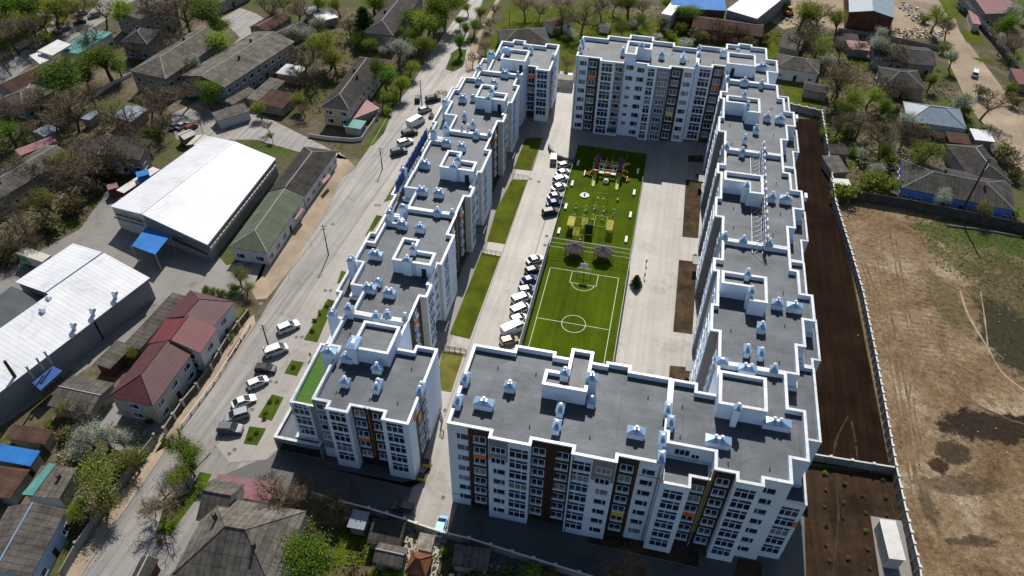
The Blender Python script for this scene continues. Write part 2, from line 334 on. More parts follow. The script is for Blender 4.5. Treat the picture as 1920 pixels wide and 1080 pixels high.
# ================================================================ GROUND AND ROADS
sheet('ground',[(-900,-300),(900,-300),(900,1500),(-900,1500)],'yard_ground',0,px=False)
Z1,Z2,Z3,Z4=.02,.04,.06,.08
sheet('street',[(120,1130),(205,1000),(250,935),(322,830),(345,790),(410,712),(480,607),(535,520),(590,430),(617,386),(642,330),(668,312),(697,270),(730,212),(770,162),(805,105),(842,50),(880,0),(900,-30),(950,-30),(905,0),(872,80),(905,110),(905,250),(640,640),(520,850),(400,905),(390,960),(300,1130)],'asphalt',Z1)
sheet('service_road',[(385,905),(515,850),(530,790),(840,800),(1500,960),(1520,1075),(1520,1180),(960,1085),(850,1025),(690,955),(560,925)],'shaded_paving',Z2)
sheet('forecourt',[(404,835),(425,795),(470,725),(528,632),(583,540),(700,372),(760,285),(800,215),(850,150),(905,120),(905,250),(640,640),(535,830),(500,862),(430,868)],'concrete_light',Z3)
sheet('verge',[(592,429),(617,388),(642,332),(668,314),(636,285),(605,335),(500,478),(472,545),(480,562),(500,560),(535,518)],'sand',Z2)
sheet('verge',[(322,832),(345,792),(410,714),(480,609),(476,590),(440,620),(330,790),(290,850)],'sand',Z3)
sheet('verge',[(200,1000),(250,933),(322,828),(300,815),(240,900),(180,980),(120,1080),(150,1085)],'dust_road',Z3)
sheet('courtyard',[(-31.7,46),(-23,46),(-23,80),(17,80),(17,198),(-23,198),(-23,224),(-31,224),(-31,206),(-38,206),(-38,80),(-31.7,80)],'concrete_light',Z3,px='uv')
sheet('pavement',[(-38.5,88),(-36,88),(-34.7,88),(-34.7,196),(-38.5,196)],'paving',Z4,px='uv')
sheet('road_kerb',[(-22.6,180),(-22.9,180),(-22.9,92),(-22.6,92)][::-1],'kerb',Z3+.01,px='uv')
mb=MB()
for (a,b) in (((404,838),(528,634)),((528,634),(583,541)),((583,541),(700,373)),((700,373),(752,297)),((270,972),(395,850))):
    p,q=W(*a),W(*b);mb.tube((*p,.05),(*q,.05),.09,.09,'soil2')
k=build(mb,'gutter_line');k['kind']='structure'
for pts in ([(986,259),(1019,259),(998,321),(963,317)],[(960,337),(990,338),(947,458),(913,453),(930,395)],[(903,474),(938,481),(881,636),(843,627)]): sheet('lawn',pts,'lawn',.1)
sheet('lawn',[(830,659),(870,663),(846,736),(815,730)],'lawn_dry',.1)
for pts in ([(615,561),(628,565),(595,642),(570,637)],[(547,676),(570,680),(557,705),(533,700)],[(510,740),(532,746),(510,789),(484,782)],[(468,800),(499,804),(483,835),(457,832)],[(742,342),(733,375),(720,379)],[(706,404),(717,406),(700,432),(684,444)],[(640,508),(655,512),(640,530),(632,532)],[(808,236),(820,240),(806,262),(795,270)],[(338,975),(320,1004),(292,1000),(313,935),(355,925),(375,885),(397,890),(372,930)]):
    sheet('grass_bed',pts,'grass',.02,kerb=.12)
for pts in ([(1286,337),(1316,342),(1309,447),(1279,444)],[(1273,488),(1307,492),(1298,627),(1262,622)],[(1256,686),(1296,690),(1290,716),(1254,711)],[(1290,292),(1318,292),(1318,305),(1290,304)],[(1000+105,998),(1310,1036),(1308,1065),(1100,1018)],[(1383,1048),(1428,1055),(1428,1095),(1375,1085)]): sheet('planting_bed',pts,'mulch',.02,kerb=.12)
sheet('planting_bed',[(587,873),(770,915),(790,905),(812,870),(782,900),(755,905)],'soil',.02,kerb=.12)
sheet('soil_strip',[(1480,222),(1540,224),(1562,390),(1592,490),(1670,886),(1510,866),(1500,600)],'soil',Z2)
sheet('soil_plot',[(1505,872),(1672,892),(1722,1110),(1510,1110)],'soil2',Z3)
sheet('concrete_pad',[(1632,968),(1692,977),(1712,1090),(1650,1090)],'concrete',Z4)
sheet('pavement',[(1440,1060),(1505,890),(1512,1110),(1440,1110)],'shaded_paving',Z4)
sheet('dirt_field',[(1566,385),(1600,372),(1760,392),(1940,425),(2400,470),(2400,1300),(1760,1300),(1718,1075),(1672,885),(1594,490)],'dirt_field',Z1)
sheet('dusty_lane',[(1715,-30),(1770,-30),(1800,60),(1880,165),(2030,360),(2030,460),(1930,330),(1880,285),(1818,200),(1785,130),(1762,85),(1740,30)],'dust_road',Z1)
sheet('work_yard',[(1430,-20),(1590,-20),(1590,40),(1600,60),(1510,45),(1470,55),(1445,40)],'dust_road',Z1)
sheet('work_yard',[(1675,-20),(1725,-20),(1755,70),(1680,75),(1670,40)],'dust_road',Z2)
sheet('warehouse_yard',[(-160,640),(0,520),(60,478),(150,430),(210,345),(260,395),(400,470),(425,498),(505,476),(490,520),(445,560),(300,600),(0,800),(-160,800)],'concrete',Z2)
sheet('house_yard',[(160,795),(215,735),(240,720),(340,790),(270,870),(225,850)],'paving',Z2)
sheet('back_lane',[(320,215),(420,165),(470,205),(530,235),(600,270),(655,300),(600,292),(560,285),(480,262),(330,262)],'asphalt',Z2)
sheet('back_lane',[(415,35),(450,15),(480,25),(510,45),(480,90),(440,110),(425,95),(450,70)],'asphalt',Z2)
sheet('boulevard',[(-60,195),(0,118),(90,72),(160,32),(205,-20),(280,-20),(215,28),(130,78),(60,120),(0,165),(-40,230)],'asphalt',Z1)
sheet('footpath',[(-20,40),(30,-10),(38,-10),(5,45)],'paving',Z2)
sheet('footpath',[(20,88),(95,48),(98,30),(60,28),(60,24),(103,27),(108,50),(40,92)],'paving',Z2)
sheet('grass_strip',[(-60,-30),(165,-30),(140,20),(110,45),(50,80),(-60,110)],'lawn',.012)
sheet('grass_strip',[(960,15),(1100,15),(1290,55),(1320,90),(1475,90),(1470,120),(1085,110),(1060,160),(1035,100),(985,75),(950,60)],'lawn',.012)
sheet('grass_strip',[(895,118),(915,85),(948,20),(962,-10),(985,-10),(960,60),(930,100),(905,140)],'lawn',.03)
sheet('footpath',[(872,130),(882,88),(935,-10),(943,-10),(905,60),(893,100),(885,150)],'sand',.05)
sheet('traffic_island',[(836,130),(847,100),(858,92),(875,94),(868,125),(850,134)],'grass',.04,kerb=.15)
sheet('grass_strip',[(700,225),(735,205),(760,165),(790,120),(775,120),(745,160),(715,200)],'grass',.05)
sheet('grass_strip',[(680,275),(720,225),(735,212),(720,250),(700,272)],'grass',.05)
for pts in ([(1463,158),(1500,162),(1540,200),(1545,215),(1490,208)],[(1430,55),(1462,60),(1460,98),(1432,92)],[(1800,58),(1835,60),(1850,85),(1812,80)],[(1822,108),(1858,110),(1866,120),(1838,116)],[(1590,110),(1625,112),(1625,122),(1592,118)],[(1760,0),(1800,0),(1812,32),(1780,35)],[(640,985),(700,990),(695,1060),(620,1060)]): sheet('lawn',pts,'lawn',.03)
# playground turf, pitch and its painted lines
sheet('playground_turf',[(-19.7,94),(-0.1,94),(-0.1,188.2),(-19.7,188.2)],'turf',.1,px='uv')
def uline(mb,v0,u0,v1,u1,wd=.12,z=.125):
    if abs(v1-v0)>abs(u1-u0): q=[(v0,u0-wd/2),(v1,u1-wd/2),(v1,u1+wd/2),(v0,u0+wd/2)]
    else: q=[(v0-wd/2,u0),(v0+wd/2,u0),(v1+wd/2,u1),(v1-wd/2,u1)]
    mb.prism([XY(*a) for a in q],0,z,'line_paint',sides=False)
mb=MB()
for q in ((-18.2,99.3,-18.2,133.7),(-1.9,99.3,-1.9,133.7),(-18.2,133.7,-1.9,133.7),(-18.2,99.3,-1.9,99.3),(-18.2,116.5,-1.9,116.5),(-12.9,133.7,-12.9,129.6),(-6.7,133.7,-6.7,129.6),(-12.9,129.6,-6.7,129.6)): uline(mb,*q)
def arc(c,r_,a0,a1,n=28,wd=.12):
    for i in range(n):
        t0=a0+(a1-a0)*i/n;t1=a0+(a1-a0)*(i+1)/n
        q=[(c[0]+k*math.cos(t),c[1]+k*math.sin(t)) for k,t in ((r_-wd/2,t0),(r_+wd/2,t0),(r_+wd/2,t1),(r_-wd/2,t1))]
        mb.prism([XY(*a) for a in q],0,.128,'line_paint',sides=False)
arc((-9.9,116.5),2.65,0,2*math.pi);arc((-9.8,130.2),2.75,math.pi+.22,2*math.pi-.22,16)
k=build(mb,'pitch_markings');k['kind']='structure'
# raised kerb stones along road edges
mb=MB()
for line in ([(404,838),(425,797),(470,727),(528,634),(583,541),(700,373),(752,297)],[(322,829),(345,789),(410,711),(480,606)],[(592,428),(617,387),(642,331),(668,313)],[(697,271),(730,213),(770,163),(805,106),(842,51),(872,8)],[(905,5),(872,80)],[(120,1128),(205,998),(250,933),(320,831)]):
    for a,b in zip(line,line[1:]):
        p,q=Vector(W(*a)),Vector(W(*b));n=(q-p).normalized();n=Vector((-n.y,n.x))*.09
        mb.prism([tuple(p+n),tuple(p-n),tuple(q-n),tuple(q+n)],0,.16,'kerb')
k=build(mb,'road_kerb');k['kind']='structure'
mb=MB()
for a,b in (((-30.55,140),(-30.55,196)),((-22.75,92),(-22.75,180)),((.15,94),(.15,188)),((-30.55,86),(-30.55,139.4))):
    v0,u0=a;v1,u1=b;mb.prism([XY(v0-.09,u0),XY(v0+.09,u0),XY(v1+.09,u1),XY(v1-.09,u1)],0,.17,'kerb')
k=build(mb,'path_kerb');k['kind']='structure'

# ================================================================ APARTMENT BLOCKS (local frame: x = v, y = u, turned by -A)
def inset(poly,d_):
    a=sum(poly[i][0]*poly[(i+1)%len(poly)][1]-poly[(i+1)%len(poly)][0]*poly[i][1] for i in range(len(poly)))
    if a<0: poly=poly[::-1]
    n=len(poly);out=[]
    for i in range(n):
        p0,p,p1=Vector(poly[i-1]),Vector(poly[i]),Vector(poly[(i+1)%n])
        e0=(p-p0).normalized();e1=(p1-p).normalized()
        n0=Vector((-e0.y,e0.x));n1=Vector((-e1.y,e1.x));k=n0+n1;k=k/(max(.3,k.dot(n0)))
        out.append(tuple(p+k*d_))
    return out
def ccw(poly):
    a=sum(poly[i][0]*poly[(i+1)%len(poly)][1]-poly[(i+1)%len(poly)][0]*poly[i][1] for i in range(len(poly)))
    return poly if a>0 else poly[::-1]
WMESH={}
def wmesh(kind,flip=0,gl='glass'):
    k=(kind,flip,gl)
    if k in WMESH: return WMESH[k]
    f_=MB();g=MB();fw='white_render'
    def fr(x0,x1,z0,z1,dp=.10,m=fw): f_.box(x0,x1,-dp,.04,z0,z1,m)
    def pn(x0,x1,z0,z1,m=gl): g.face([(x0,-.05,z0),(x1,-.05,z0),(x1,-.05,z1),(x0,-.05,z1)],m)
    def grid(x0,x1,z0,z1,xs,t=.11,m=gl):
        for x in [x0]+xs+[x1]: fr(x-t/2,x+t/2,z0,z1)
        c=[x0]+xs+[x1]
        for i in range(len(c)-1): pn(c[i]+t/2,c[i+1]-t/2,z0+t/2,z1-t/2,m)
    if kind=='bay':
        wd=3.0;x0=-wd/2
        fr(x0-.06,-x0+.06,-.06,.10,.12);fr(x0,-x0,1.56,1.68);fr(x0-.06,-x0+.06,2.46,2.62,.12)
        grid(x0,-x0,.1,1.56,[x0+1,x0+2]);grid(x0,-x0,1.68,2.46,[x0+1 if flip else x0+2],m='glass_blue')
    elif kind=='bay2':
        x0=-.9;fr(x0-.06,-x0+.06,-.06,.10,.12);fr(x0,-x0,1.56,1.68);fr(x0-.06,-x0+.06,2.46,2.62,.12)
        grid(x0,-x0,.1,1.56,[0]);grid(x0,-x0,1.68,2.46,[x0+.6 if flip else x0+1.2],m='glass_blue')
    elif kind=='w2':
        x0=-1.0;fr(x0-.06,-x0+.06,-.1,.04,.2);fr(x0,-x0,1.36,1.46);grid(x0,-x0,.0,1.4,[.35 if flip else -.35],t=.1)
    elif kind=='w1':
        x0=-.6;fr(x0-.06,-x0+.06,-.1,.04,.2);fr(x0,-x0,.96,1.06);grid(x0,-x0,.0,1.,[0],t=.1)
    elif kind=='w3':
        x0=-1.15;fr(x0-.06,-x0+.06,-.1,.04,.2);fr(x0,-x0,1.36,1.46);grid(x0,-x0,.0,1.4,[x0+.77,x0+1.54],t=.1)
    elif kind=='loggia':
        x0=-.95;f_.box(x0-.1,-x0+.1,-.34,.04,-.16,.06,fw);fr(x0,-x0,1.5,1.58);grid(x0,-x0,.06,1.5,[-.05],t=.1)
        fr(-.09,-.01,.06,1.5,.3)
    WMESH[k]=(f_.mesh('window'),g.mesh('pane'));return WMESH[k]
FACE={'S':0.,'W':-math.pi/2,'E':math.pi/2,'N':math.pi}
rw=random.Random(5)
class Block:
    def __init__(s,label,poly,z,group=None,dk='membrane',deck=1.05,name='apartment_block',jit=0,base=0,cat='apartment block',walls='white_render',ring=True,capw=.46):
        poly=ccw([tuple(p) for p in poly]);cx=sum(p[0] for p in poly)/len(poly);cy=sum(p[1] for p in poly)/len(poly)
        s.c=(cx,cy);s.z=z+jit;s.dz=z-deck;X,Y=XY(cx,cy)
        s.root=thing(name,label,cat,(X,Y,base),-A,group)
        s.volume(poly,0,s.z,deck,dk,walls,ring,capw)
    def volume(s,poly,z0,z,deck=1.05,dk='membrane',walls='white_render',ring=True,capw=.46,names=('wall','roof','parapet'),parent=None):
        P=ccw([(p[0]-s.c[0],p[1]-s.c[1]) for p in poly]);P=inset(P,.012)
        par=parent or s.root
        w_=MB();w_.prism(P,z0,z-.10,walls,top=False)
        Q=inset(P,capw-.04)
        for i in range(len(Q)):
            a,b=Q[i],Q[(i+1)%len(Q)];w_.face([(b[0],b[1],z-deck),(a[0],a[1],z-deck),(a[0],a[1],z-.10),(b[0],b[1],z-.10)],walls)
        wo=build(w_,names[0],par)
        ro=build(MB().prism(Q,0,z-deck,dk,sides=False),names[1],par if parent is None else par)
        if ring:
            O=inset(P,-.05);I=inset(P,capw);c=MB()
            for i in range(len(O)):
                j=(i+1)%len(O);a,b,e,g=O[i],O[j],I[j],I[i]
                c.face([(a[0],a[1],z),(b[0],b[1],z),(e[0],e[1],z),(g[0],g[1],z)],'parapet_metal')
                c.face([(a[0],a[1],z-.16),(b[0],b[1],z-.16),(b[0],b[1],z),(a[0],a[1],z)],'parapet_metal')
                c.face([(e[0],e[1],z-.16),(g[0],g[1],z-.16),(g[0],g[1],z),(e[0],e[1],z)],'parapet_metal')
            build(c,names[2],par)
        return wo,ro
    def L(s,v,u,z): return (v-s.c[0],u-s.c[1],z)
    def win(s,face,pos,t,z,kind,flip=0,gl=None):
        if gl is None: gl=rw.choices(['glass','glass_curtain','glass_blue'],[8,1.3,1])[0]
        fm,gm=wmesh(kind,flip,gl)
        v,u_=(t,pos) if face in 'SN' else (pos,t)
        o=link('window',fm,s.root,s.L(v,u_,z),FACE[face]);link('pane',gm,o)
        return o
    def col(s,face,pos,t,zs,kind,alt=False,gl=None):
        for i,z in enumerate(zs): s.win(face,pos,t,z,kind,i%2,gl(i) if callable(gl) else gl)
    def clad(s,face,pos,t0,t1,z0,z1,m,d_=.045,name='cladding_panel'):
        b=MB()
        if face=='S': b.box(t0,t1,pos-d_,pos+.02,z0,z1,m)
        if face=='W': b.box(pos-d_,pos+.02,t0,t1,z0,z1,m)
        if face=='E': b.box(pos-.02,pos+d_,t0,t1,z0,z1,m)
        b.v=[(x-s.c[0],y-s.c[1],z) for x,y,z in b.v]
        return build(b,name,s.root)
    def pipe(s,face,pos,t,z0,z1,m='iron',r_=.07):
        v,u_=(t,pos-.12) if face=='S' else (pos+(-.12 if face=='W' else .12),t)
        a=s.L(v,u_,z0);b=s.L(v,u_,z1);return build(MB().tube(a,b,r_,r_,m,6),'downpipe',s.root)
    def house_on_roof(s,poly,h=3.5,door=None,deck=.85,skylight=None):
        b0=s.dz-.02
        P=ccw(poly);
        root=link('stair_house',None,s.root,(0,0,0))
        # walls become the part, deck and door its sub-parts
        bpy.data.objects.remove(root)
        w_=MB();Pl=[(p[0]-s.c[0],p[1]-s.c[1]) for p in P];z=s.dz+h
        w_.prism(Pl,b0,z-.1,'white_render',top=False);Q=inset(Pl,.46)
        for i in range(len(Q)):
            a,b=Q[i],Q[(i+1)%len(Q)];w_.face([(b[0],b[1],z-deck),(a[0],a[1],z-deck),(a[0],a[1],z-.1),(b[0],b[1],z-.1)],'white_render')
        wo=build(w_,'stair_house',s.root)
        build(MB().prism(Q,0,z-deck,'membrane_dark',sides=False),'roof',wo)
        O=inset(Pl,-.06);I=inset(Pl,.5);c=MB()
        for i in range(len(O)):
            j=(i+1)%len(O);a,b,e,g=O[i],O[j],I[j],I[i]
            c.face([(a[0],a[1],z),(b[0],b[1],z),(e[0],e[1],z),(g[0],g[1],z)],'parapet_metal')
            c.face([(a[0],a[1],z-.16),(b[0],b[1],z-.16),(b[0],b[1],z),(a[0],a[1],z)],'parapet_metal')
            c.face([(e[0],e[1],z-.16),(g[0],g[1],z-.16),(g[0],g[1],z),(e[0],e[1],z)],'parapet_metal')
        build(c,'parapet',wo)
        if door:
            v,u_=door;b=MB().box(v-s.c[0]-.5,v-s.c[0]+.5,u_-s.c[1]-.05,u_-s.c[1]+.02,s.dz+.05,s.dz+2.2,'door_dark');build(b,'door',wo)
            lb=MB()
            for k in (-2.3,-1.7): lb.tube(s.L(v+k,u_-.12,s.dz),s.L(v+k,u_-.12,s.dz+h),.03,.03,'steel',4)
            for k in range(9): lb.tube(s.L(v-2.3,u_-.12,s.dz+.3+k*.36),s.L(v-1.7,u_-.12,s.dz+.3+k*.36),.02,.02,'steel',4)
            build(lb,'ladder',wo)
        return wo
    def vent(s,px,py,wd=1.5,dp=1.2,n=1,h=1.3,zb=None,axis='x',kind=0):
        zb=s.dz if zb is None else zb
        v,u_=UV(px,py,zb+h);x,y=v-s.c[0],u_-s.c[1]
        vent_at(s.root,x,y,zb,wd,dp,n,h,axis if wd>=dp else 'y')
    def outlets(s,pts):
        b=MB()
        for px,py in pts:
            v,u_=UV(px,py,s.dz);x,y=v-s.c[0],u_-s.c[1]
            b.cyl((x,y),.09,.09,s.dz,s.dz+.55,'iron',8)
        o=build(b,'roof_outlet',s.root)
        return o
FLUE=None;VM={}
def flue_mesh():
    global FLUE
    if FLUE is None:
        b=MB();b.cyl((0,0),.2,.2,0,.55,'galv_white',10,False);b.cyl((0,0),.30,.36,.5,.62,'galv_white',12,False);b.cyl((0,0),.36,.12,.62,.8,'galv_white',12);FLUE=b.mesh('flue')
    return FLUE
def vent_at(root,x,y,zb,wd,dp,n,h,axis):
    k=(wd,dp,h,axis)
    if k not in VM:
        b=MB().box(-wd/2,wd/2,-dp/2,dp/2,0,h,'white_render')
        c=MB();o=.14;X,Y=wd/2+o,dp/2+o;z0=h-.02;e=.14
        if wd>=dp:
            rx=wd*.16;pk=.62
        else: rx=wd*.16;pk=.55
        ry=dp*.16;top=[(-rx,-ry),(rx,-ry),(rx,ry),(-rx,ry)];bt=[(-X,-Y),(X,-Y),(X,Y),(-X,Y)]
        for i in range(4):
            j=(i+1)%4
            c.face([(*bt[i],z0),(*bt[j],z0),(*bt[j],z0+e),(*bt[i],z0+e)],'galv')
            c.face([(*bt[i],z0+e),(*bt[j],z0+e),(*top[j],z0+pk),(*top[i],z0+pk)],'galv')
        c.face([(*t,z0+pk) for t in top],'galv_white');c.face([(*t,z0) for t in bt[::-1]],'galv')
        VM[k]=(b.mesh('ventilation_shaft'),c.mesh('cap'),pk)
    a,c,pk=VM[k];o=link('ventilation_shaft',a,root,(x,y,zb));link('cap',c,o)
    for i in range(n):
        t=(i-(n-1)/2)*(.95 if wd>1.6 or dp>1.6 else .6);
        l=(t,0,h+pk-.12-(.1 if n>1 else 0)) if wd>=dp else (0,t,h+pk-.12-(.1 if n>1 else 0))
        link('flue',flue_mesh(),o,l)
    return o
p=2.93;rowsE=[2.2+p*k for k in range(7)];rowsB=[1.75+p*k for k in range(7)]
zS=23.2;zW=16.8
def panels(b,face,pos,t,z,m): b.clad(face,pos,t-1.05,t+1.05,z,z+1.15,m,.35,'balcony_panel')
# ---- south block, west half
S=Block('widest front block with eight window columns, bright parapets and L-shaped stair house',[(-24,68.2),(-17,68.2),(-17,66.9),(-10.3,66.9),(-10.3,68.2),(-4,68.2),(-4,66.9),(3,66.9),(3,68.2),(9.9,68.2),(9.9,85.4),(3.1,85.4),(3.1,86.6),(-1.1,86.6),(-1.1,85.9),(-9.8,85.9),(-9.8,86.8),(-16.9,86.8),(-16.9,85.4),(-24,85.4)],zS)
S.house_on_roof([(-10.6,77.3),(-3.4,77.3),(-3.4,86.0),(-7.1,86.0),(-7.1,80.5),(-10.6,80.5)])
zt=zS-.35
for t0,t1,f_ in ((-20.6,-17,68.2),(-10.3,-4,68.2),(3,6.3,68.2)): S.clad('S',f_,t0,t1,.1,zt,'brown_clad')
for t in (-17.35,-7.9,-6.4,6.0): S.clad('S',68.2,t-.14,t+.14,.1,zt,'red_brown',.16,'trim_strip')
S.clad('S',66.9,-16.9,-13.9,zt-5.4,zt,'grey_clad');S.clad('S',66.9,-.6,2.9,zt-5.4,zt,'grey_clad')
S.col('S',68.2,-21.5,rowsE,'w2');S.col('S',68.2,-18.7,rowsE,'loggia')
for t in (-15.4,1.2):
    S.col('S',66.9,t,rowsE[-2:],'w3');S.col('S',66.9,t+.2,rowsE[:-2],'w2')
S.col('S',66.9,-12.1,rowsB,'bay');S.col('S',66.9,-2.3,rowsB,'bay')
S.col('S',68.2,-9.1,rowsE,'loggia');S.col('S',68.2,-5.4,rowsE,'loggia');S.col('S',68.2,4.6,rowsE,'loggia');S.col('S',68.2,7.9,rowsE,'w2')
panels(S,'S',68.2,-18.7,rowsE[4]+1.65,'orange');panels(S,'S',68.2,4.6,rowsE[1]+1.65,'yellow')
for t in (-20.5,-3.6,9.5): S.pipe('S',68.2 if t!=-3.6 else 66.9,t,0,zS-.3)
S.clad('S',68.2,-23.99,-20.7,2.9,3.0,'iron',.06,'trim_strip');S.clad('S',68.2,6.5,9.85,19.2,19.3,'iron',.06,'trim_strip')
for a in ((956,722,1.7,1.3,1),(907.5,754,3.0,1.4,1),(873,708,1.1,2.2,1),(859,750,1.1,2.2,1),(1051,765,1.1,2.,1),(1044,797,1.1,2.,1),(1109,751,1.2,1.2,1),(1193,808,2.6,1.4,1),(1252,767,1.0,2.4,1),(1242,823,1.0,2.6,1),(1240,856,1.,1.8,1)): S.vent(*a)
S.vent(1110,707,1.7,1.5,1,h=4.);S.vent(1059,698,1.3,1.2,1,h=4.3)
S.outlets([(934,690),(1005,702),(993,800),(1106,736),(1024,735),(1215,746),(1106,820)])
# ---- southeast section
SE=Block('southeast corner block with square stair house and roof terrace cut into its front',[(9.9,72.2),(17.3,72.2),(17.3,69),(20.5,69),(20.5,67.6),(24.6,67.6),(24.6,69),(28.7,69),(28.7,73.6),(31.4,73.6),(31.4,83.5),(28.7,83.5),(28.7,90.9),(17.3,90.9),(17.3,83.6),(14.2,83.6),(14.2,85.3),(9.9,85.3)],zS,jit=.02)
SE.house_on_roof([(17.2,79.7),(24.7,79.7),(24.7,86.7),(17.2,86.7)],h=3.6)
SE.volume([(9.92,72.2),(9.92,66.9),(14.4,66.9),(14.4,69),(17.28,69),(17.28,72.2)],0,zS-2.93,.35,dk='membrane_dark',capw=.4,names=('wall','terrace','parapet'))
SE.volume([(28.72,73.58),(28.72,69.9),(32.4,69.9),(32.4,80),(31.42,80),(31.42,73.58)],0,zS-5.9,.8,dk='membrane',capw=.35,names=('wall','terrace','parapet'))
SE.volume([(31.42,80.02),(34.4,80.02),(34.4,96),(30.9,96),(30.9,90.9),(28.72,90.9),(28.72,83.5),(31.42,83.5)],0,zS-2.93,.9,dk='membrane',capw=.35,names=('wall','terrace','parapet'))
SE.clad('S',69,14.4,17.2,.1,zS-3.3,'brown_clad');SE.clad('S',69,17.32,20.5,.1,zt,'brown_clad')
for t in (17.0,17.5): SE.clad('S',69,t-.06,t+.06,5,zt,'yellow_line',.14,'trim_strip')
SE.col('S',66.9,12.1,rowsB[:-1],'bay');SE.col('S',69,15.7,rowsE[:-1],'loggia');SE.col('S',69,19.0,rowsE,'loggia')
SE.col('S',67.6,22.3,rowsB,'bay');SE.col('S',69,25.9,rowsE,'w2');SE.col('S',69.9,30.3,rowsB[:-2],'bay')
SE.win('S',72.2,12.6,20.9,'w3',0,'glass');SE.win('S',72.2,14.7,20.6,'w1',0,'glass')
panels(SE,'S',69,15.7,rowsE[2]+1.65,'orange');SE.clad('S',69.9,31.7,32.38,rowsB[3]+.2,rowsB[3]+1.6,'orange',.12,'balcony_panel')
SE.clad('E',32.4,70,79,.3,17,'grey_clad')
for a in ((1347,825,3.7,1.4,2),(1457,792,4.2,1.4,2),(1258,790,1.,2.2,1)): SE.vent(*a)
SE.vent(1384,765,.9,1.1,1,h=4.2)
SE.outlets([(1279,763),(1275,820),(1443,880),(1365,870)])
# ---- southwest block
SW=Block('six storey southwest block with a single storey shop wing and green roof terrace',[(-49.5,72.3),(-46.5,72.3),(-46.5,70.9),(-42.4,70.9),(-42.4,72.5),(-36.5,72.5),(-36.5,70.9),(-31.7,70.9),(-31.7,88.3),(-35.9,88.3),(-35.9,86.8),(-39.2,86.8),(-39.2,93.7),(-51.6,93.7),(-51.6,84.6),(-49.5,84.6)],zW)
rW=[2.7+p*k for k in range(5)];rWB=[2.2+p*k for k in range(5)];zt=zW-.35
SW.house_on_roof([(-46.2,83),(-39.2,83),(-39.2,89.9),(-46.2,89.9)],h=3.5)
SW.volume([(-54.4,72.8),(-49.52,72.8),(-49.52,84.58),(-51.62,84.58),(-51.62,87.2),(-54.6,87.2)],0,zW-2.9,.9,dk='turf_roof',capw=.45,names=('wall','terrace','parapet'))
SW.volume([(-58.8,71.3),(-49.7,71.3),(-49.7,72.78),(-54.42,72.78),(-54.62,87.22),(-54.6,104),(-58.4,104)],0,4.2,.7,dk='membrane_dark',walls='grey_wall',capw=.5,names=('shop_wall','shop_roof','parapet'))
SW.clad('S',71.3,-58.2,-50.,.4,2.9,'glass',.06,'shop_window')
SW.clad('S',72.8,-50.6,-49.55,4.3,zW-2.9,'grey_clad');SW.clad('S',72.3,-49.48,-46.55,3.,zt,'grey_clad')
SW.clad('S',72.5,-42.38,-36.5,.1,zt,'brown_clad')
for t in (-39.9,-39.1): SW.clad('S',72.5,t-.1,t+.1,.1,zt+.6,'red_brown',.16,'trim_strip')
SW.clad('S',72.5,-39.55,-39.45,3,zt,'yellow_line',.16,'trim_strip')
SW.col('S',72.8,-52.4,[rWB[i] for i in (1,2,3)],'bay');SW.win('S',72.8,-52.4,rWB[4]-1.2,'w3')
SW.col('S',72.3,-47.9,rW[1:],'w2');SW.col('S',70.9,-44.4,rWB,'bay');SW.col('S',72.5,-41.0,rW,'loggia');SW.col('S',72.5,-37.7,rW,'loggia');SW.col('S',70.9,-34.2,rWB,'bay')
panels(SW,'S',72.5,-41,rW[1]+1.65,'orange');SW.clad('S',72.8,-54.35,-53.95,rWB[3]-.3,rWB[3]+1,'orange',.12,'balcony_panel')
SW.clad('E',-31.7,74.2,79.5,.2,zt-2.6,'brown_clad');SW.clad('E',-31.7,76.5,78.3,zt-2.6,zt,'grey_clad')
SW.clad('E',-31.7,73.4,74.9,zt-2.2,zt-.4,'orange',.1,'balcony_panel');SW.clad('E',-31.7,75.4,76.7,zt-5.2,zt-3.2,'yellow',.1,'balcony_panel')
SW.col('E',-31.7,76.2,rW[:3],'w2');SW.col('E',-31.7,79,rW,'w2')
for a in ((647,714,1.5,1.2,1),(708,721,1.1,2.4,2),(707,688,1.7,1.3,1),(650,668,2.,1.3,1),(789,727,1.,2.4,2)): SW.vent(*a)
SW.vent(663,643,1.8,3.0,0,h=4.);SW.vent(617,658,2.6,1.3,1,h=5,zb=zW-3.8);SW.outlets([(631,736),(693,749),(746,756),(772,692),(657,627)])
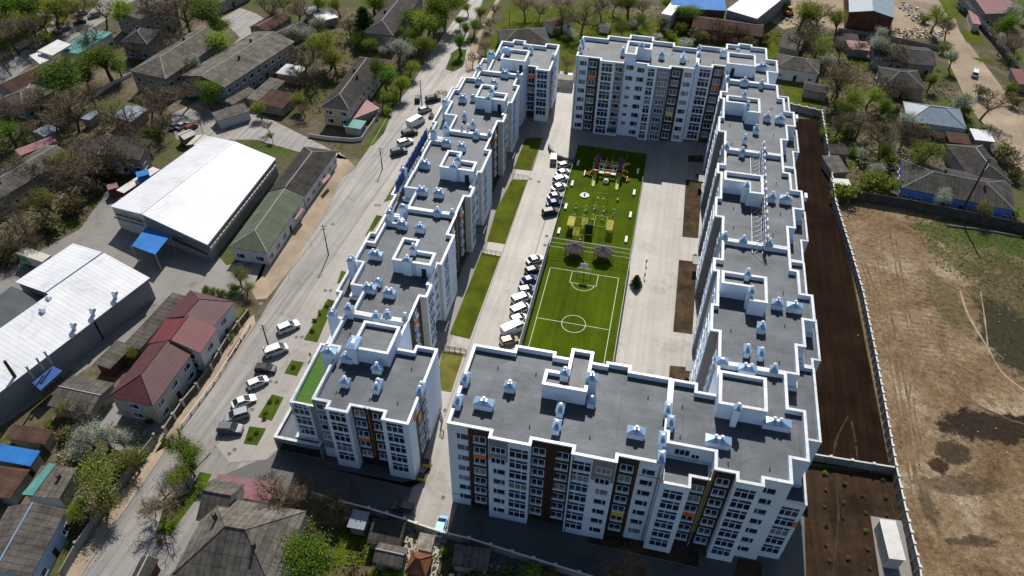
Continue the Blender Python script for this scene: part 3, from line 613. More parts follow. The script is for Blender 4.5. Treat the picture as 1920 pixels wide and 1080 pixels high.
# ---- west wing, three stepped modules and the northwest block
WNAME=['first stepped section north of the green roof terrace','middle stepped section carrying the blue sign frame','northern stepped section beside the parked vans']
for i,u0 in enumerate((93.8,127.6,161.0)):
    d=.1 if i<2 else 0;mid=(-55.6,-53.5,-54.8)[i];top=(127.6,161.0,194.0)[i]
    B=Block('west wing, '+WNAME[i],[(-50.5,u0),(-39.1,u0),(-39.1,u0+7),(-37.7,u0+7),(-37.7,u0+10.9),(-38.5,u0+10.9),(-38.5,u0+17),(-37.6,u0+17),(-37.5,u0+26.9),(-39.0,u0+26.9),(-39.0,top),(-50.5,top),(-50.5,u0+28),(-53.6,u0+28),(-53.6,u0+20.7),(mid+.01,u0+20.7),(mid+.01,u0+13.9),(-53.59,u0+13.9),(-53.59,u0+7.1),(-50.5,u0+7.1)],zW,jit=.02*(i+1),group='stepped sections of the west wing')
    a=u0+13.6
    B.house_on_roof([(-46.9,a),(-38.8,a),(-38.8,a+3.9),(-43.3,a+3.9),(-43.3,a+7.2),(-46.9,a+7.2)],door=(-40.3,a))
    B.volume([(-56.2,u0+.3),(-50.52,u0+.3),(-50.52,u0+7.08),(-53.61,u0+7.08),(-53.61,u0+13.88),(mid-.01,u0+13.88),(mid-.01,u0+20.72),(-53.61,u0+20.72),(-53.61,u0+28.02),(-50.52,u0+28.02),(-50.52,top-.02),(-56.0,top-.02),(-56.0,u0+27),(-57.2,u0+27),(-57.2,u0+7.3),(-56.2,u0+7.3)],0,zW-2.9,.9,dk='membrane_dark',capw=.45,names=('wall','terrace','parapet'))
    B.clad('E',-39.1,u0+.3,u0+6.9,.1,zt,'brown_clad');B.clad('E',-38.5,u0+11,u0+16.9,.1,zt,'white_render')
    B.clad('S',u0+7,-39.0,-37.75,.1,zt,'cream_render')
    B.clad('S',u0+17,-38.4,-37.65,.1,zt,'cream_render')
    B.col('E',-39.1,u0+3.6,rW,'loggia');B.col('E',-37.7,u0+9,rWB,'bay');B.col('E',-38.5,u0+12.8,rW,'w1');B.col('E',-38.5,u0+15.2,rW,'w2');B.col('E',-37.6,u0+20,rWB,'bay');B.col('E',-37.6,u0+24.6,rWB,'bay2');B.col('E',-39.0,u0+30,rW,'loggia')
    B.clad('E',-39.0,u0+27,top-.3,.1,zt,'brown_clad',.03);B.clad('E',-39.1,u0+2.5,u0+4.7,rW[3]+1.6,rW[3]+2.75,'orange',.3,'balcony_panel')
    B.clad('E',-38.5,u0+11.3,u0+14.4,2.8,3.05,'steel_dark',2.6,'entrance_canopy')
    V=[[(754,419,2.2,1.2,2),(788,425,2.,1.3,1),(704,475.5,2.7,1.3,2),(709.5,526,1.2,1.2,0),(692.6,538,2.5,1.3,2),(730,547,2.3,1.3,2),(706,592,1.3,1.2,1),(727,589,1.5,1.2,1),(760,595,.8,.8,1)],
       [(837,266,2.2,1.2,2),(866,273.5,1.9,1.2,2),(796.6,306,2.4,1.3,2),(791.5,356,2.3,1.3,2),(823,360.5,2.2,1.3,2),(820.6,396,1.5,1.2,1),(848,400,.9,.9,1)],
       [(899,151,2.3,1.2,2),(926,154,1.9,1.2,2),(867.5,183,2.,1.2,2),(887,181,1.1,1.1,0),(871,217,.9,1.2,1),(887,233,1.2,1.2,1),(893,251,1.5,1.1,1),(918,252,.8,.8,1),(867,240,.5,.5,1),(878,241,.5,.5,1)]][i]
    for q in V: B.vent(*q)
    T_=[((775,465,1.2,1.1,1),(763.5,487,1.7,1.1,1)),((859,299,1.2,1.1,1),(850.5,312,1.7,1.1,1)),((922,171,1.2,1.1,1),(916,185,1.7,1.1,1))][i]
    B.vent(*T_[0],h=4.2);B.vent(*T_[1],h=3.9)
    for q in [((654,577,1.6,1.2,1),(658,487,1.3,1.2,0),(623,587,1.3,1.2,0)),((756,387,1.6,1.2,0),(756.5,318,1.3,1.2,0),(731,398,1.3,1.2,0)),((836,239,1.4,1.2,1),(834,190,1.3,1.2,0),(813,246,1.3,1.2,0))][i]: B.vent(*q,h=5.2,zb=zW-3.8)
    # bare pipes standing on the flue towers
    fl=MB()
    for q in [((623,580),(658,480),(731,388)),((756,310),(731,390),(813,240)),((834,182),(813,238))][i]:
        v,uu=UV(*q,zW+2.2)
        for k in range(3): fl.cyl((v-B.c[0]-.4+.4*k,uu-B.c[1]+.2*(k%2)),.09,.09,zW+.9,zW+2.4,'steel',6)
    build(fl,'flue_pipes',B.root)
NW=Block('northwest block at the far end of the west wing with a stair house door',[(-48.4,194.02),(-38.2,194.02),(-37.8,199.9),(-35.1,199.9),(-35.1,198.4),(-31,198.4),(-31,215.4),(-35.2,215.4),(-35.2,213.6),(-41.4,213.6),(-41.4,215.6),(-45.3,215.6),(-45.3,213.8),(-48.6,213.8)],zW,jit=.01)
NW.house_on_roof([(-45.3,197.6),(-38,197.6),(-38,204.3),(-45.3,204.3)],door=(-39.3,197.6))
NW.volume([(-53,194.3),(-48.42,194.3),(-48.55,207),(-53,207)],0,zW-2.9,.9,dk='membrane_dark',capw=.45,names=('wall','terrace','parapet'))
NW.clad('S',199.9,-37.7,-35.12,.1,zt,'brown_clad');NW.col('S',199.9,-36.5,rW,'loggia');NW.col('S',198.4,-33.1,rWB,'bay')
panels(NW,'S',199.9,-36.5,rW[3]+1.65,'orange');NW.clad('E',-31,201,206,.1,zt-1,'brown_clad');NW.clad('E',-31,198.5,200.6,.1,zt,'cream_render');NW.col('E',-31,203.5,rW,'loggia');NW.col('E',-31,209,rW,'w2')
for a in ((995,92,1.2,1.4,1),(1037,107,1.,1.8,2),(937,100,1.,1.2,1),(899,128,1.6,1.2,1)): NW.vent(*a)
NW.vent(949,92,2.4,1.8,0,h=4.1);NW.vent(921,101,2.2,1.2,2,h=4.6,zb=zW-3.8)
NW.vent(947,137,2.2,1.2,2);NW.vent(971,141,.9,.9,1)
# ---- north block
N=Block('north block across the courtyard with eight rows of windows and grey bays',[(-23.5,196.7),(-16.7,196.7),(-16.7,195.4),(-9.8,195.4),(-9.8,196.5),(-3.7,196.5),(-3.7,195.4),(2.7,195.4),(2.7,196.8),(9.6,196.8),(9.6,209.4),(2.8,209.4),(2.8,211.4),(-3.3,211.4),(-3.3,213.7),(-10.2,213.7),(-10.2,211.5),(-16.4,211.5),(-16.4,209.3),(-23.5,209.3)],zS)
rN=[.9+2.8*k for k in range(8)];rNB=[.45+2.8*k for k in range(8)];zt=zS-.35
N.house_on_roof([(-10.2,196.45),(-7.1,196.45),(-7.1,200.5),(-3.3,200.5),(-3.3,204.5),(-10.2,204.5)],h=3.4)
gl=lambda i:'glass_green_reflection' if i>4 else None  # greenish reflection in the upper windows is put into the pane colour
N.clad('S',196.7,-20,-16.75,.1,zt,'brown_clad');N.clad('S',195.4,-12.4,-9.85,2.6,zt,'grey_clad');N.clad('S',195.4,-.9,2.65,.1,zt,'grey_clad');N.clad('S',196.8,2.72,6.1,.1,zt,'brown_clad')
N.clad('S',196.7,-17.4,-17.2,.1,zt,'red_brown',.14,'trim_strip');N.clad('S',196.8,5.8,6.1,.1,zt,'red_brown',.16,'trim_strip')
N.col('S',196.7,-21.4,rN,'w2');N.col('S',196.7,-18.6,rN,'loggia');N.col('S',195.4,-14.6,rNB,'bay',gl=gl);N.col('S',195.4,-11.2,rN[1:],'w2',gl=gl)
N.col('S',196.5,-8.3,rN[1:6],'w1');N.win('S',196.5,-8.3,rN[6],'w2',0,'glass_green_reflection');N.win('S',196.45,-8.3,rN[7]+.4,'w2',0,'glass_green_reflection');N.col('S',196.5,-5.3,rN,'w2',gl=gl)
N.col('S',195.4,-2.4,rNB,'bay2',gl=gl);N.col('S',195.4,1.,rN,'w3',gl=lambda i:'glass_curtain' if i>4 else None);N.col('S',196.8,4.3,rN,'loggia');N.col('S',196.8,7.5,rN,'w2',gl=lambda i:'glass_curtain' if i>4 else None)
panels(N,'S',196.7,-18.6,rN[6]-.9-.3,'orange');panels(N,'S',196.8,4.3,rN[2]-.9-.3+2.8,'yellow')
for t in (-23,-9.6,-7,-3.9,9.2): N.pipe('S',196.7,t,0,zS-.3)
N.clad('S',195.4,-12.6,-9.9,2.3,2.6,'steel_dark',2.0,'entrance_canopy')
for a in ((1168,95,1.,1.6,2),(1241,102,1.5,1.2,1),(1281,106,1.5,2.4,2),(1092,78,1.,1.8,1),(1088,91,1.,1.8,1)): N.vent(*a)
N.vent(1203,86,1.4,1.2,1,h=3.9);N.outlets([(1103,93),(1260,103),(1290,116)])
NE=Block('northeast corner block with stair house and dark recessed balconies',[(9.62,198.7),(13.9,198.7),(13.9,200.4),(17.3,200.4),(17.3,193),(28.5,193),(28.5,200),(31.2,200),(31.2,207.4),(28.5,207.4),(28.5,214.4),(24.5,214.4),(24.5,215.7),(20.5,215.7),(20.5,214.5),(17.2,214.5),(17.2,211.5),(9.62,211.5)],zS,jit=.02)
NE.house_on_roof([(17.2,197.4),(24.7,197.4),(24.7,204.3),(17.2,204.3)],h=3.4,door=(19,197.4))
NE.clad('S',200.4,13.95,17.2,.1,zt,'brown_clad');NE.col('S',198.7,12,rNB,'bay');NE.col('S',200.4,15.6,rN,'loggia');panels(NE,'S',200.4,15.6,rN[6]-1.2,'orange')
for a in ((1430,124,3.2,1.3,2),(1384,94,.9,1.2,0),(1311,91,1.,1.4,1),(1311,103,1.,1.4,1),(1306,124,1.,1.2,1),(1357,97,1.8,1.4,0)): NE.vent(*a)
NE.outlets([(1337,118),(1400,140)])
# ---- east wing
ENAME=['southern','middle','northern']
for i,u0 in enumerate((90.92,124.6,158.8)):
    top=(124.58,158.78,192.98)[i]
    B=Block('east wing, %s stepped section %s'%(ENAME[i],['nearest the square corner stair house','under the long lattice sign','beside the north blocks']
[i]),[(17.4,u0),(30.8,u0),(30.8,u0+6.9),(32.3,u0+6.9),(32.3,u0+13.7),(34.4,u0+13.7),(34.4,u0+20.8),(32.2,u0+20.8),(32.2,u0+27.3),(30.8,u0+27.3),(30.8,top),(17.5,top),(17.5,u0+27.4),(15.95,u0+27.4),(15.95,u0+23.5),(16.8,u0+23.5),(16.8,u0+14.2),(15.85,u0+14.2),(15.85,u0+7.2),(17.4,u0+7.2)],zS,jit=.02*(i+1)-.03,group='stepped sections of the east wing')
    a=u0+13.9
    B.house_on_roof([(22.3,a),(25.4,a),(25.4,a+7.1),(17.2,a+7.1),(17.2,a+3.6),(22.3,a+3.6)],h=3.5)
    B.volume([(34.3,u0+5.2 if i==0 else u0+.02),(34.3,u0+7),(35.6,u0+7),(35.6,u0+17.4),(34.42,u0+17.4),(34.42,u0+13.68),(32.32,u0+13.68),(32.32,u0+6.88),(30.82,u0+6.88),(30.82,u0+5.2 if i==0 else u0+.02)],0,zS-2.93,.9,capw=.35,names=('wall','terrace','parapet'))
    B.volume([(32.22,u0+20.82),(34.4,u0+20.82),(34.4,top-.02),(30.82,top-.02),(30.82,u0+27.32),(32.22,u0+27.32)],0,zS-2.95,.9,capw=.35,names=('wall','terrace','parapet'))
    B.clad('S',u0+7.2,15.9,17.35,.1,zt,'taupe');B.clad('S',u0+23.5,16,16.78,.1,zt,'taupe')
    B.clad('W',17.4,u0+.3,u0+7.1,.1,zt,'grey_clad');B.clad('W',17.5,u0+27.5,top-.3,.1,zt,'grey_clad')
    B.col('W',17.4,u0+3.5,rowsE,'loggia');B.col('W',15.85,u0+9.2,rowsB,'bay');B.col('W',15.85,u0+12.6,rowsE,'w2');B.col('W',16.8,u0+16.5,rowsE,'w2');B.col('W',16.8,u0+20.5,rowsE,'w1');B.col('W',15.95,u0+25.5,rowsB,'bay');B.col('W',17.5,u0+30.5,rowsE,'loggia')
    B.clad('W',16.8,u0+15,u0+18,2.7,2.95,'steel_dark',2.2,'entrance_canopy')
    V=[[(1458,567,1.9,1.4,1),(1490,573,2.6,1.4,1),(1428.5,611,1.4,1.6,1),(1401,654,1.,2.,1),(1427,660,1.,2.,1),(1402,690,2.8,1.4,2),(1451,691,1.1,1.1,1),(1354,676,1.8,1.2,0)],
       [(1448,368,1.5,1.3,1),(1474,371,2.4,1.3,1),(1359,443,1.,1.,1),(1393.5,450,1.3,1.1,1),(1442,456,1.3,1.1,1)],
       [(1439,218,1.7,1.3,1),(1463,221,2.2,1.3,1),(1418,241,1.2,1.4,1),(1397,260,.9,.9,1),(1362,275,1.,1.,1),(1392,284,1.2,1.1,1),(1433,285,1.2,1.1,1),(1364,149,1.1,1.1,1),(1396,152,1.9,1.2,1),(1428,157,1.,1.1,1)]][i]
    for q in V: B.vent(*q)
    T_=[((1402,512,.9,1.2,1),(1409,545,.9,1.4,1)),((1400,348,1.,1.2,1),),((1396,177,.9,1.1,1),(1402,197,.9,1.4,1))][i]
    for q in T_: B.vent(*q,h=4.1)
    B.outlets([[(1370,620),(1468,550),(1471,612),(1461,680)],[(1375,392),(1375,428),(1463,402),(1449,442),(1455,345)],[(1368,236),(1372,271),(1450,255),(1446,205)]][i])
    # balcony condensers hung on the outer wall
    ac=MB();v,uu=UV(*[(1521,573),(1510,370),(1493,222)][i],20);ac.box(v-B.c[0]-.3,v-B.c[0]+.3,uu-B.c[1]-.9,uu-B.c[1]+.9,19.5,20.6,'galv_white');build(ac,'air_conditioner',B.root)
# ---- rooftop signs standing on lattice frames (seen from behind / edge on)
def roof_sign(label,v,u0,u1,z,face,mp,ms,h,n,lean):
    X,Y=XY(v,(u0+u1)/2);t=thing('rooftop_sign',label,'rooftop sign',(X,Y,z),-A);L_=(u1-u0)
    fr_=MB();k=int(L_/1.6)
    for i in range(k+1):
        y=-L_/2+L_*i/k
        fr_.tube((0,y,0),(0,y,h),.05,.05,ms);fr_.tube((lean,y,0),(0,y,h*.8),.045,.045,ms)
        if i<k:
            y2=-L_/2+L_*(i+1)/k;fr_.tube((0,y,0.1 if i%2 else h*.8),(0,y2,h*.8 if i%2 else .1),.035,.035,ms);fr_.tube((lean,y,.1),(0,y2,.1),.035,.035,ms)
    for zz in (.15,h*.45,h*.85): fr_.tube((0,-L_/2,zz),(0,L_/2,zz),.05,.05,ms)
    fr_.tube((lean,-L_/2,.15),(lean,L_/2,.15),.05,.05,ms)
    build(fr_,'lattice_frame',t)
    for i in range(n):
        y=-L_/2+L_*(i+.5)/n;wd=L_/n*(.36 if face<0 else .2)
        m=MB().box(face*.1,face*.42,y-wd,y+wd,h*.35 if face<0 else h*.12,h*1.1,mp[i%2]);
        m.box(face*.05 if face>0 else face*.05-.03,face*.05+.03 if face>0 else face*.05,y-wd*.9,y+wd*.9,h*.4,h*1.0,mp[1]) if False else None
        build(m,'sign_letter',t)
    return t
roof_sign('long white and lilac letter sign on a lattice frame along the east wing roof',25.6,118.5+4,160,zS-.95,1,('lilac','cap_white'),'steel',3.6,14,-2.0)
roof_sign('blue letter sign on a lattice frame along the west wing parapet',-54.9,133.5,158,zW-2.7,-1,('play_blue','play_blue'),'navy_sheet',4.2,10,1.2)

# ================================================================ HOUSES, SHEDS, WAREHOUSES
def rect(A_,B_,C_,z):
    a,b,c=(Vector(W(*q,z)) for q in (A_,B_,C_))
    x=(b-a);Lx=x.length;x.normalize();n=Vector((-x.y,x.x));wd=(c-b).dot(n)
    cen=(a+b)/2+n*wd/2
    ang=math.atan2(x.y,x.x);s=1 if wd>0 else -1
    return cen,Lx,abs(wd),ang if s>0 else ang+math.pi   # local: -y side is the A-B eave
def wing(root,A_,B_,C_,z,rise,kind='gable',roof='asbestos',wall='plaster_dim',wins=1,over=.35,hips=(1,1),chim=0,door=1,rt=.5,ridge='ridge',zr0=0,wn=None):
    cen,Lx,Wd,ang=rect(A_,B_,C_,z)
    loc=(cen.x-root.location.x,cen.y-root.location.y,0)
    x,y=Lx/2,Wd/2;bx,by=x-over,y-over
    def mk_(mb,name,par=None):
        o=build(mb,name,root);o.location=loc;o.rotation_euler=(0,0,ang);return o
    r_=MB();w_=MB();zt=z-.06
    yr=-y+Wd*rt
    if kind in('gable','hip'):
        hx0=(min(y,.8*x) if hips[0] else 0) if kind=='hip' else 0;hx1=(min(y,.8*x) if hips[1] else 0) if kind=='hip' else 0
        P=[(-x,-y,z),(x,-y,z),(x,y,z),(-x,y,z)];Q0=(-x+hx0,yr,z+rise);Q1=(x-hx1,yr,z+rise)
        for t in (0,-.14):
            pp=[(a,b,c+t) for a,b,c in P];q0=(Q0[0],Q0[1],Q0[2]+t);q1=(Q1[0],Q1[1],Q1[2]+t)
            r_.face([pp[0],pp[1],q1,q0],roof);r_.face([pp[2],pp[3],q0,q1],roof)
            if hx0: r_.face([pp[3],pp[0],q0],roof)
            if hx1: r_.face([pp[1],pp[2],q1],roof)
        w_.prism([(-bx,-by),(bx,-by),(bx,by),(-bx,by)],0,zt-.1,wall)
        if not hx0: w_.face([(-bx,-by,zt-.1),(-bx,yr,zt+rise*.93),(-bx,by,zt-.1)],wall)
        if not hx1: w_.face([(bx,-by,zt-.1),(bx,by,zt-.1),(bx,yr,zt+rise*.93)],wall)
        for i in range(4):
            a,b=P[i],P[(i+1)%4]
            if (i==1 and not hx1) or (i==3 and not hx0): continue
            r_.face([(a[0],a[1],z-.14),(b[0],b[1],z-.14),b,a],roof)
    else:
        dz=rise if kind=='shed' else 0
        P=[(-x,-y,z),(x,-y,z),(x,y,z+dz),(-x,y,z+dz)]
        r_.face(P,roof);r_.face([(a,b,c-.16) for a,b,c in P][::-1],roof)
        for i in range(4):
            a,b=P[i],P[(i+1)%4];r_.face([(a[0],a[1],a[2]-.16),(b[0],b[1],b[2]-.16),b,a],roof)
        w_.prism([(-bx,-by),(bx,-by),(bx,by),(-bx,by)],0,zt-.1,wall,top=False)
        if dz:
            w_.face([(-bx,by,zt-.1),(bx,by,zt-.1),(bx,by,zt+dz-.15),(-bx,by,zt+dz-.15)][::-1],wall)
            for s_ in (-1,1): w_.face([(s_*bx,-by,zt-.1),(s_*bx,by,zt-.1),(s_*bx,by,zt+dz-.15)],wall)
    mk_(w_,'wall');ro=mk_(r_,'roof')
    if kind in('gable','hip') and ridge:
        k=MB();k.tube((Q0[0],Q0[1],Q0[2]+.02),(Q1[0],Q1[1],Q1[2]+.02),.13,.13,ridge,6)
        if hx0:
            for q in (P[0],P[3]): k.tube(Q0,q,.11,.11,ridge,6)
        if hx1:
            for q in (P[1],P[2]): k.tube(Q1,q,.11,.11,ridge,6)
        o=build(k,'ridge_cap',ro)
    # windows on the walls that face the camera
    if wins:
        for side,(nx,ny,L_) in enumerate(((0,-1,Lx),(1,0,Wd),(0,1,Lx),(-1,0,Wd))):
            gx=nx*math.cos(ang)-ny*math.sin(ang);gy=nx*math.sin(ang)+ny*math.cos(ang)
            if gx*(-cen.x)+gy*(-cen.y)<=0.15*cen.length: continue
            n=max(1,int((L_-1.5)/ (3.2 if wins==1 else wins)));fl=max(1,int((z-.6)/2.8))
            for i in range(n):
                for j in range(fl):
                    t=-L_/2+L_*(i+.5)/n;h0=.9+j*2.8 if fl>1 else min(.95,z-1.9)
                    isd=door and j==0 and i==n//2 and side in (0,2)
                    pos=(t*(-ny) if ny else nx*(bx+.0),ny*(by+.0) if ny else t*nx)
                    if side in (0,2): X_,Y_=t,ny*by
                    else: X_,Y_=nx*bx,t
                    rz={0:0,1:math.pi/2,2:math.pi,3:-math.pi/2}[side]
                    if isd:
                        d_=MB().box(-.5,.5,-.06,.03,0,2.05,'wood_dark');o=build(d_,'door',root)
                        h0=.05
                    else:
                        fm,gm=wmesh(*( ('w1',0,'glass') if z<4.2 else ('w2',0,'glass')))
                        o=link('window',fm,root);link('pane',gm,o)
                    c_,s_=math.cos(ang),math.sin(ang)
                    o.location=(loc[0]+c_*X_-s_*Y_,loc[1]+s_*X_+c_*Y_,h0);o.rotation_euler=(0,0,ang+rz)
    rr=random.Random(int(cen.x*7+cen.y))
    for i in range(chim):
        cx_=rr.uniform(-.6,.6)*x;cy_=yr+rr.choice([-1,1])*Wd*.13;zz=z+rise*.72 if kind!='flat' else z
        b=MB().box(cx_-.27,cx_+.27,cy_-.27,cy_+.27,zz-.5,zz+1.0,'brick');b.box(cx_-.32,cx_+.32,cy_-.32,cy_+.32,zz+1.0,zz+1.1,'fence_dark');build(b,'chimney',ro)
    return ro,cen,Lx,Wd,ang
def house(name,label,A_,B_,C_,z,rise=1.5,cat='house',group=None,**k):
    cen=rect(A_,B_,C_,z)[0]
    root=thing(name,label,cat,(cen.x,cen.y,0),group=group)
    wing(root,A_,B_,C_,z,rise,**k)
    return root
# big gabled warehouse
h1=thing('warehouse','huge white gabled warehouse with ribbed roof and a blue canopy at its door','warehouse',(*W(360,390,4),0),-R(22.2))
def _local(px,py,z):
    X,Y=W(px,py,z);v=Matrix.Rotation(R(22.2),3,'Z')@Vector((X-h1.location.x,Y-h1.location.y,z));return tuple(v)
Q=[_local(*q) for q in ((207,387,6.8),(265,401,8.),(389,459,5.4),(517,297,5.4),(440,265,8.),(390,255,6.8))]
rf=MB();rf.face([Q[0],Q[1],Q[4],Q[5]],'white_sheet_y');rf.face([Q[1],Q[2],Q[3],Q[4]],'white_sheet_y')
for i in range(6):
    a,b=Q[i],Q[(i+1)%6];rf.face([(a[0],a[1],a[2]-.3),(b[0],b[1],b[2]-.3),b,a],'white_sheet_y')
build(rf,'roof',h1)
wl=MB();cx_=sum(q[0] for q in Q)/6;cy_=sum(q[1] for q in Q)/6;Qi=[(q[0]+(cx_-q[0])*.012,q[1]+(cy_-q[1])*.012,q[2]-.25) for q in Q]
for i in range(6):
    a,b=Qi[i],Qi[(i+1)%6];wl.face([(a[0],a[1],0),(b[0],b[1],0),b,a],'plaster_white' if i==0 else 'grey_wall')
build(wl,'wall',h1);build(MB().tube(Q[1],Q[4],.15,.15,'parapet_metal',6),'ridge_cap',h1)
def strip_on(root,a,b,z0,z1,m,name,n=0,off=.12):
    a,b=Vector(W(*a,(z0+z1)/2)),Vector(W(*b,(z0+z1)/2));d_=(b-a);L_=d_.length;ang=math.atan2(d_.y,d_.x)
    mb=MB()
    if n:
        for i in range(n): mb.box(L_*(i+.12)/n,L_*(i+.88)/n,-off,off*.2,z0,z1,m)
    else: mb.box(0,L_,-off,off*.2,z0,z1,m)
    o=build(mb,name,root);rz=root.rotation_euler.z;v=Matrix.Rotation(-rz,3,'Z')@Vector((a.x-root.location.x,a.y-root.location.y,0));o.location=v;o.rotation_euler=(0,0,ang-rz);return o
strip_on(h1,(318,445),(390,476),3.4,4.2,'glass','window_band',12);strip_on(h1,(217,401),(268,416),5.4,5.9,'glass','window_band',14);strip_on(h1,(214,407),(271,423),4.6,4.9,'navy_sheet','trim_strip')
strip_on(h1,(393,468),(517,310),3.3,4.2,'cream_render','window_band',24,.35)
def slab(root,pts,z,m,name,th=.15,posts=None,tilt=0):
    rz=root.rotation_euler.z;p=[tuple((Matrix.Rotation(-rz,3,'Z')@Vector((X-root.location.x,Y-root.location.y,0))).xy+root.location.xy) for X,Y in (W(*q,z) for q in pts)];mb=MB();mb.prism([(a-root.location.x,b-root.location.y) for a,b in p],z-th,z,m,bottom=True)
    o=build(mb,name,root)
    if posts:
        for a,b in p:
            build(MB().tube((a-root.location.x,b-root.location.y,0),(a-root.location.x,b-root.location.y,z-th),.12,.12,posts,6),'post',root)
    return o
slab(h1,[(274,425),(319,442),(291,477),(247,461)],4.9,'blue_sheet','canopy',posts='steel')
# blue and red silos / containers behind the warehouse
t=thing('feed_bin','blue boxy bin standing on the low roof behind the big white warehouse','bin',(*W(271,335,3),0))
p0=Vector(W(271,335,3));b=MB().box(-1.4,1.4,-1.2,1.2,0,4.6,'blue_sheet');build(b,'body',t);b=MB();b.prism([(-1.55,-1.35),(1.55,-1.35),(1.55,1.35),(-1.55,1.35)],4.6,4.75,'blue_sheet');build(b,'lid',t);t.rotation_euler=(0,0,.5)
t=thing('red_container','red metal container at the rear corner of the big white warehouse','container',(*W(218,366,0),0),.55);build(MB().box(-1.2,1.2,-1.2,1.2,0,2.8,'red_tile'),'body',t);build(MB().box(-1.28,1.28,-1.28,1.28,2.8,2.92,'pink_sheet'),'lid',t)
house('lean_to','cream flat roofed annexe behind the big white warehouse',(232,362),(300,318),(292,309),3,0,cat='annexe',kind='flat',roof='cap_white',wall='red_tile',wins=0)
# front warehouse
h2=thing('warehouse','long white warehouse with dark side wall and three roof vents','warehouse',(*W(120,600,5),0))
wing(h2,(176,601),(281,521),(134,458),6.2,1.7,kind='gable',roof='white_sheet',wall='grey_wall',wins=0,ridge='navy_sheet',rt=.56)
wing(h2,(-60,781),(178,600),(104,557),6.22,1.6,kind='shed',roof='white_sheet',wall='grey_wall',wins=0)
for i,(a,b_) in enumerate(((212,548),(170,580),(134,607),(88,557),(76,580))):
    v=MB();X,Y=W(a,b_,8);x,y=X-h2.location.x,Y-h2.location.y
    v.cyl((x,y),.45,.45,6.6,7.9,'galv',10);v.tube((x,y,7.9),(x+.8,y-.3,7.9),.5,.5,'galv_white',10);build(v,'roof_vent',h2)
for a,b_ in ((83,660),(68,672),(49,688)):
    X,Y=W(a,b_,8.5);x,y=X-h2.location.x,Y-h2.location.y;build(MB().cyl((x,y),.2,.2,5,8.6,'steel',8).cyl((x,y),.35,.35,8.6,8.8,'galv_white',8),'flue',h2)
slab(h2,[(60,718),(99,686),(117,695),(76,732)],4.2,'navy_sheet','canopy');strip_on(h2,(80,742),(136,692),2.,3.2,'glass','window_band',9)  # canopy is blue sheet; navy colour has the notch's shade put into it
house('storage_hall','flat dark green-grey roofed hall at the left edge beside the vented warehouse',(-60,692),(99,567),(44,520),5.6,0,cat='hall',kind='flat',roof='membrane_dark',wall='plaster_dim',wins=0)
# maroon house in three roof sections
h3=thing('tiled_house','long two storey house with maroon tiled roof, red in its middle section','house',(*W(320,650,5),0))
wing(h3,(287,762),(360,662),(276,651),6.2,2.4,kind='hip',roof='maroon',wall='plaster',hips=(1,0),ridge='maroon',wins=4)
wing(h3,(376,662),(408,616),(312,599),6.3,2.5,kind='gable',roof='red_tile',wall='plaster_white',ridge='red_tile',wins=4)
wing(h3,(394,620),(440,566),(352,549),6.2,2.4,kind='hip',roof='maroon',wall='plaster_white',hips=(0,1),ridge='maroon',wins=4)
# green and grey long shed
h4=thing('long_shed','long low shed, mossy green at its near end and dark grey beyond','shed',(*W(545,380,3),0))
wing(h4,(501,474),(571,370),(507,356),4.2,2.0,kind='hip',roof='green_roof',wall='plaster_white',hips=(1,0),wins=1)
wing(h4,(571,368),(632,283),(572,272),4.2,2.0,kind='hip',roof='slate_dark',wall='plaster_white',hips=(0,1),wins=1)
slab(h4,[(603,339),(617,325),(620,330),(607,345)],3,'pink_sheet','awning');slab(h4,[(549,408),(566,388),(570,392),(555,412)],3,'pink_sheet','awning')
